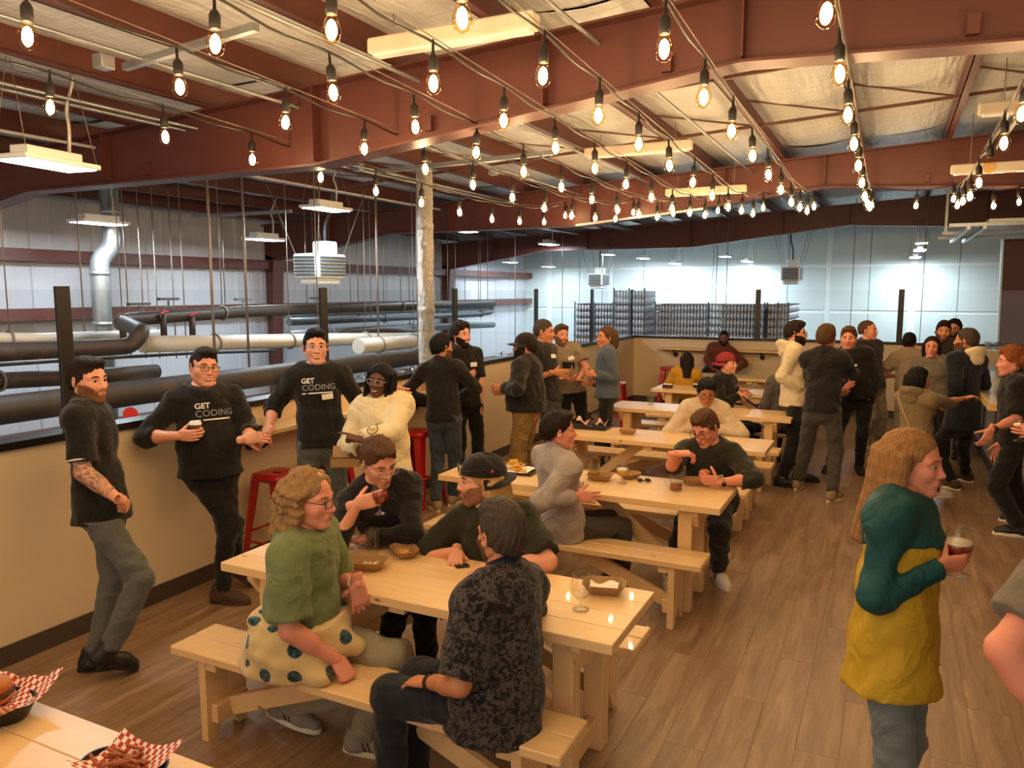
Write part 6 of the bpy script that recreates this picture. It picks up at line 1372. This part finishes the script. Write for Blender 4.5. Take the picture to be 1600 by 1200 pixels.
# near table: burger basket and fries basket
def basket(c, a_, b_, h_, rz, label):
    r_ = thing('food_basket', c, label, 'basket'); M = rot3(0, 0, rz); m = MB()
    def wallf(u, v_, o=0.): q = 2 * math.pi * u; k = .78 + .22 * v_; return tuple(np.asarray(c) + M @ np.array([(a_ * k - o) * math.cos(q), (b_ * k - o) * math.sin(q), .002 + h_ * v_ * (1 + .12 * math.cos(2 * q))]))
    m.grid(wallf, 49, 7); m.grid(lambda u, v_: wallf(1 - u, v_, .006), 49, 7); m.grid(lambda u, v_: tuple(np.array(wallf(u, 1)) * (1 - v_) + np.array(wallf(u, 1, .006)) * v_), 49, 2); m.grid(lambda u, v_: tuple(np.asarray(c) + M @ np.array([a_ * .78 * v_ * math.cos(2 * math.pi * u), b_ * .78 * v_ * math.sin(2 * math.pi * u), .004])), 49, 4); m.build('basket_shell', M_tray, r_); return M
c1 = T(-12, 1118); M1 = basket(c1, .155, .10, .055, .25, 'black oval basket lined with red checked paper, holding a burger')
r_ = thing('checked_paper', c1 + (0, 0, .03), 'red checked liner sheet under the burger', 'paper'); MB().grid(lambda u, v_: tuple(c1 + M1 @ np.array([(u - .5) * .34, (v_ - .5) * .25, .018 + .20 * ((u - .5) ** 2 + 1.1 * (v_ - .5) ** 2) + .006 * math.sin(22 * u)])), 16, 16).build('sheet', M_check, r_)
bc = c1 + M1 @ np.array([-.02, .03, .06]); bg = thing('burger', bc, 'glossy bun burger in the checked-paper basket', 'food'); MB().ball(bc + (0, 0, .022), (.055, .055, .036), 18, 10).build('bun_top', M_bun, bg); MB().ball(bc + (0, 0, -.02), (.055, .055, .018), 18, 8).build('bun_base', M_bun, bg); MB().ball(bc, (.060, .060, .012), 18, 6).build('patty', paint('patty', '#4a2412', .7), bg)
c2 = T(195, 1222); M2 = basket(c2, .135, .10, .05, .1, 'round black basket of seasoned fries'); r_ = thing('checked_paper', c2 + (0, 0, .03), 'red checked liner sheet under the fries', 'paper'); MB().grid(lambda u, v_: tuple(c2 + np.array([(u - .40) * .26, (v_ - .55) * .18, .016 + .16 * ((u - .5) ** 2 + (v_ - .5) ** 2) + .04 * u])), 14, 14).build('sheet', M_check, r_)
fm = MB().box((0, 0, 0), (.075, .009, .009), ch=.002).mesh('french_fry'); fm.materials.append(M_fry)
for k in range(30):
    o = bpy.data.objects.new('french_fry', fm); COL.objects.link(o); q = rr.normal(size=2) * (.035, .026); o.location = tuple(c2 + np.array([q[0] - .01, q[1], .045 + .03 * rr.random()])); o.rotation_euler = (rr.normal() * .2, rr.normal() * .22, rr.normal() * .6 + .2); o.scale = (.8 + .5 * rr.random(), 1, 1); tag(o, 'dark seasoned fry in the round basket', 'fry', 'fries in the round basket')
# things held in hands
def held(info, side, zoff): return info['grips'][side][0] + (0, 0, zoff)
g_ = held(b, -1, -.05); cp_ = thing('paper_cup', g_, 'brown paper coffee cup with a cream lid', 'cup'); MB().lathe([(.0006, 0), (.028, .0), (.038, .105), (.0006, .105)], 24, g_).build('cup_sleeve', M_cupb, cp_)
MB().lathe([(.0405, .100), (.041, .108), (.036, .112), (.034, .122), (.0006, .122)], 24, g_).build('lid', M_lid, cp_); q_ = vdir(g_, 55)
for k in range(6): z_ = .02 + .014 * k; rr_ = .0285 + .010 * z_ / .105 * 1.0 + .0005; MB().box(g_ + q_ * rr_ + (0, 0, z_), (.002, .014, .006), rot3(0, 0, math.atan2(q_[1], q_[0]))).build('printed_mark', M_lid, cp_)
g_ = pw(403, 689, 4.97); vessel('stem_glass', g_, SNIF, 'stemmed glass of nearly black beer between two hands', 'glass', M_dark, .098, stemsolid=.062)
g_ = held(e, -1, -.085) + CR * .03 + CD * .03; vessel('stem_glass', g_, TULIP, 'stemmed glass of red-brown beer at the lips of the black sweater wearer', 'glass', M_redb, .118, stemsolid=.048)
g_ = held(p16, -1, -.05); vessel('wine_glass', g_, STEML, 'stemless wine glass held by the bearded polo wearer', 'glass', M_gold, .03)
g_ = held(p17, 1, -.05); vessel('stem_glass', g_, TUMB, 'small glass of yellow beer held by the black cap wearer', 'glass', M_hazy, .05)
g_ = held(p23, -1, -.05); vessel('stem_glass', g_, STEML, 'small clear glass held against the black sweatshirt', 'glass')
g_ = held(q32, -1, -.082); vessel('stem_glass', g_, TULIP, 'tulip glass of amber beer held by the rain jacket wearer', 'glass', M_redb, .106, True, stemsolid=.048, scale=1.12)
g_ = held(s34, -1, -.08); vessel('stem_glass', g_, TULIP, 'stemmed amber beer held out beside the bar', 'glass', M_redb, .11, True, stemsolid=.048)
inf = PEOPLE['lean person with cropped greying hair in charcoal T-shirt with name tag, looking at a phone']; g_ = held(inf, 1, .02); ph = thing('phone', g_, 'dark phone held up by the cropped-haired person', 'phone'); MB().box(g_, (.012, .15, .08), rot3(0, 0, YAW + 1.2), ch=.004).build('case', M_tray, ph); g_ = held(inf, -1, -.06); vessel('stem_glass', g_, STEML, 'clear glass in the hand of the phone holder', 'glass')
inf = PEOPLE['person with swept-back collar-length hair and moustache in a blue denim jacket']; vessel('tumbler', held(inf, 1, -.05), TUMB, 'small clear glass held by the denim jacket wearer', 'glass')
inf = PEOPLE['seated person in black with a red cap, turned sideways and holding a dark tablet']; g_ = inf['grips'][-1][0]; tb = thing('tablet', g_, 'dark tablet or menu board held over the bench', 'tablet'); MB().box(g_ + CR * .05 - UP * .05, (.20, .012, .27), np.stack([AW, nrm(CR * .5 + UP), nrm(CR - UP * .7)], 1), ch=.003).build('slab', M_tray, tb)
g_ = d['grips'][-1][0] - CR * .08 - UP * .04; kb = thing('kraft_box', g_, 'open kraft takeaway box held below the cream fleece', 'box'); M = rot3(0, 0, YAW + .1)
for (cx_, cy_, sx_, sy_) in ((0, .06, .2, .004), (0, -.06, .2, .004), (.1, 0, .004, .12), (-.1, 0, .004, .12)): MB().box(g_ + M @ np.array([cx_, cy_, 0.]), (sx_, sy_, .06), M).build('wall', M_kraft, kb)
MB().box(g_ + (0, 0, -.029), (.2, .12, .003), M).build('base', M_kraft, kb); MB().box(g_ + M @ np.array([0, .075, .055]), (.2, .09, .003), M @ rot3(1.0, 0, 0)).build('lid', M_kraft, kb)
# glass rack on the bar
c0 = np.array([1.42, 13.1, 1.08]); rk = thing('glass_rack', c0, 'wire rack of glasses on the far end of the bar', 'rack')
for sx in (-1, 1):
    for sy in (-1, 1): MB().tube([c0 + (sx * .18, sy * .3, 0), c0 + (sx * .18, sy * .3, .24)], .008, 6).build('post', M_rod, rk)
MB().box(c0 + (0, 0, .235), (.38, .62, .012)).build('shelf', M_steel, rk)
for i in range(3):
    for j in range(5): vessel('tumbler', c0 + (-.12 + .12 * i, -.24 + .12 * j, .242), TUMB, 'upturned clear glass on the wire rack', 'glass', group='glasses on the wire rack', n=12)
ph = thing('phone', pz(1570, 590, 1.085), 'dark phone lying on the bar top', 'phone'); MB().box(pz(1570, 590, 1.087), (.08, .16, .01), rot3(0, 0, .4), ch=.003).build('case', M_tray, ph)
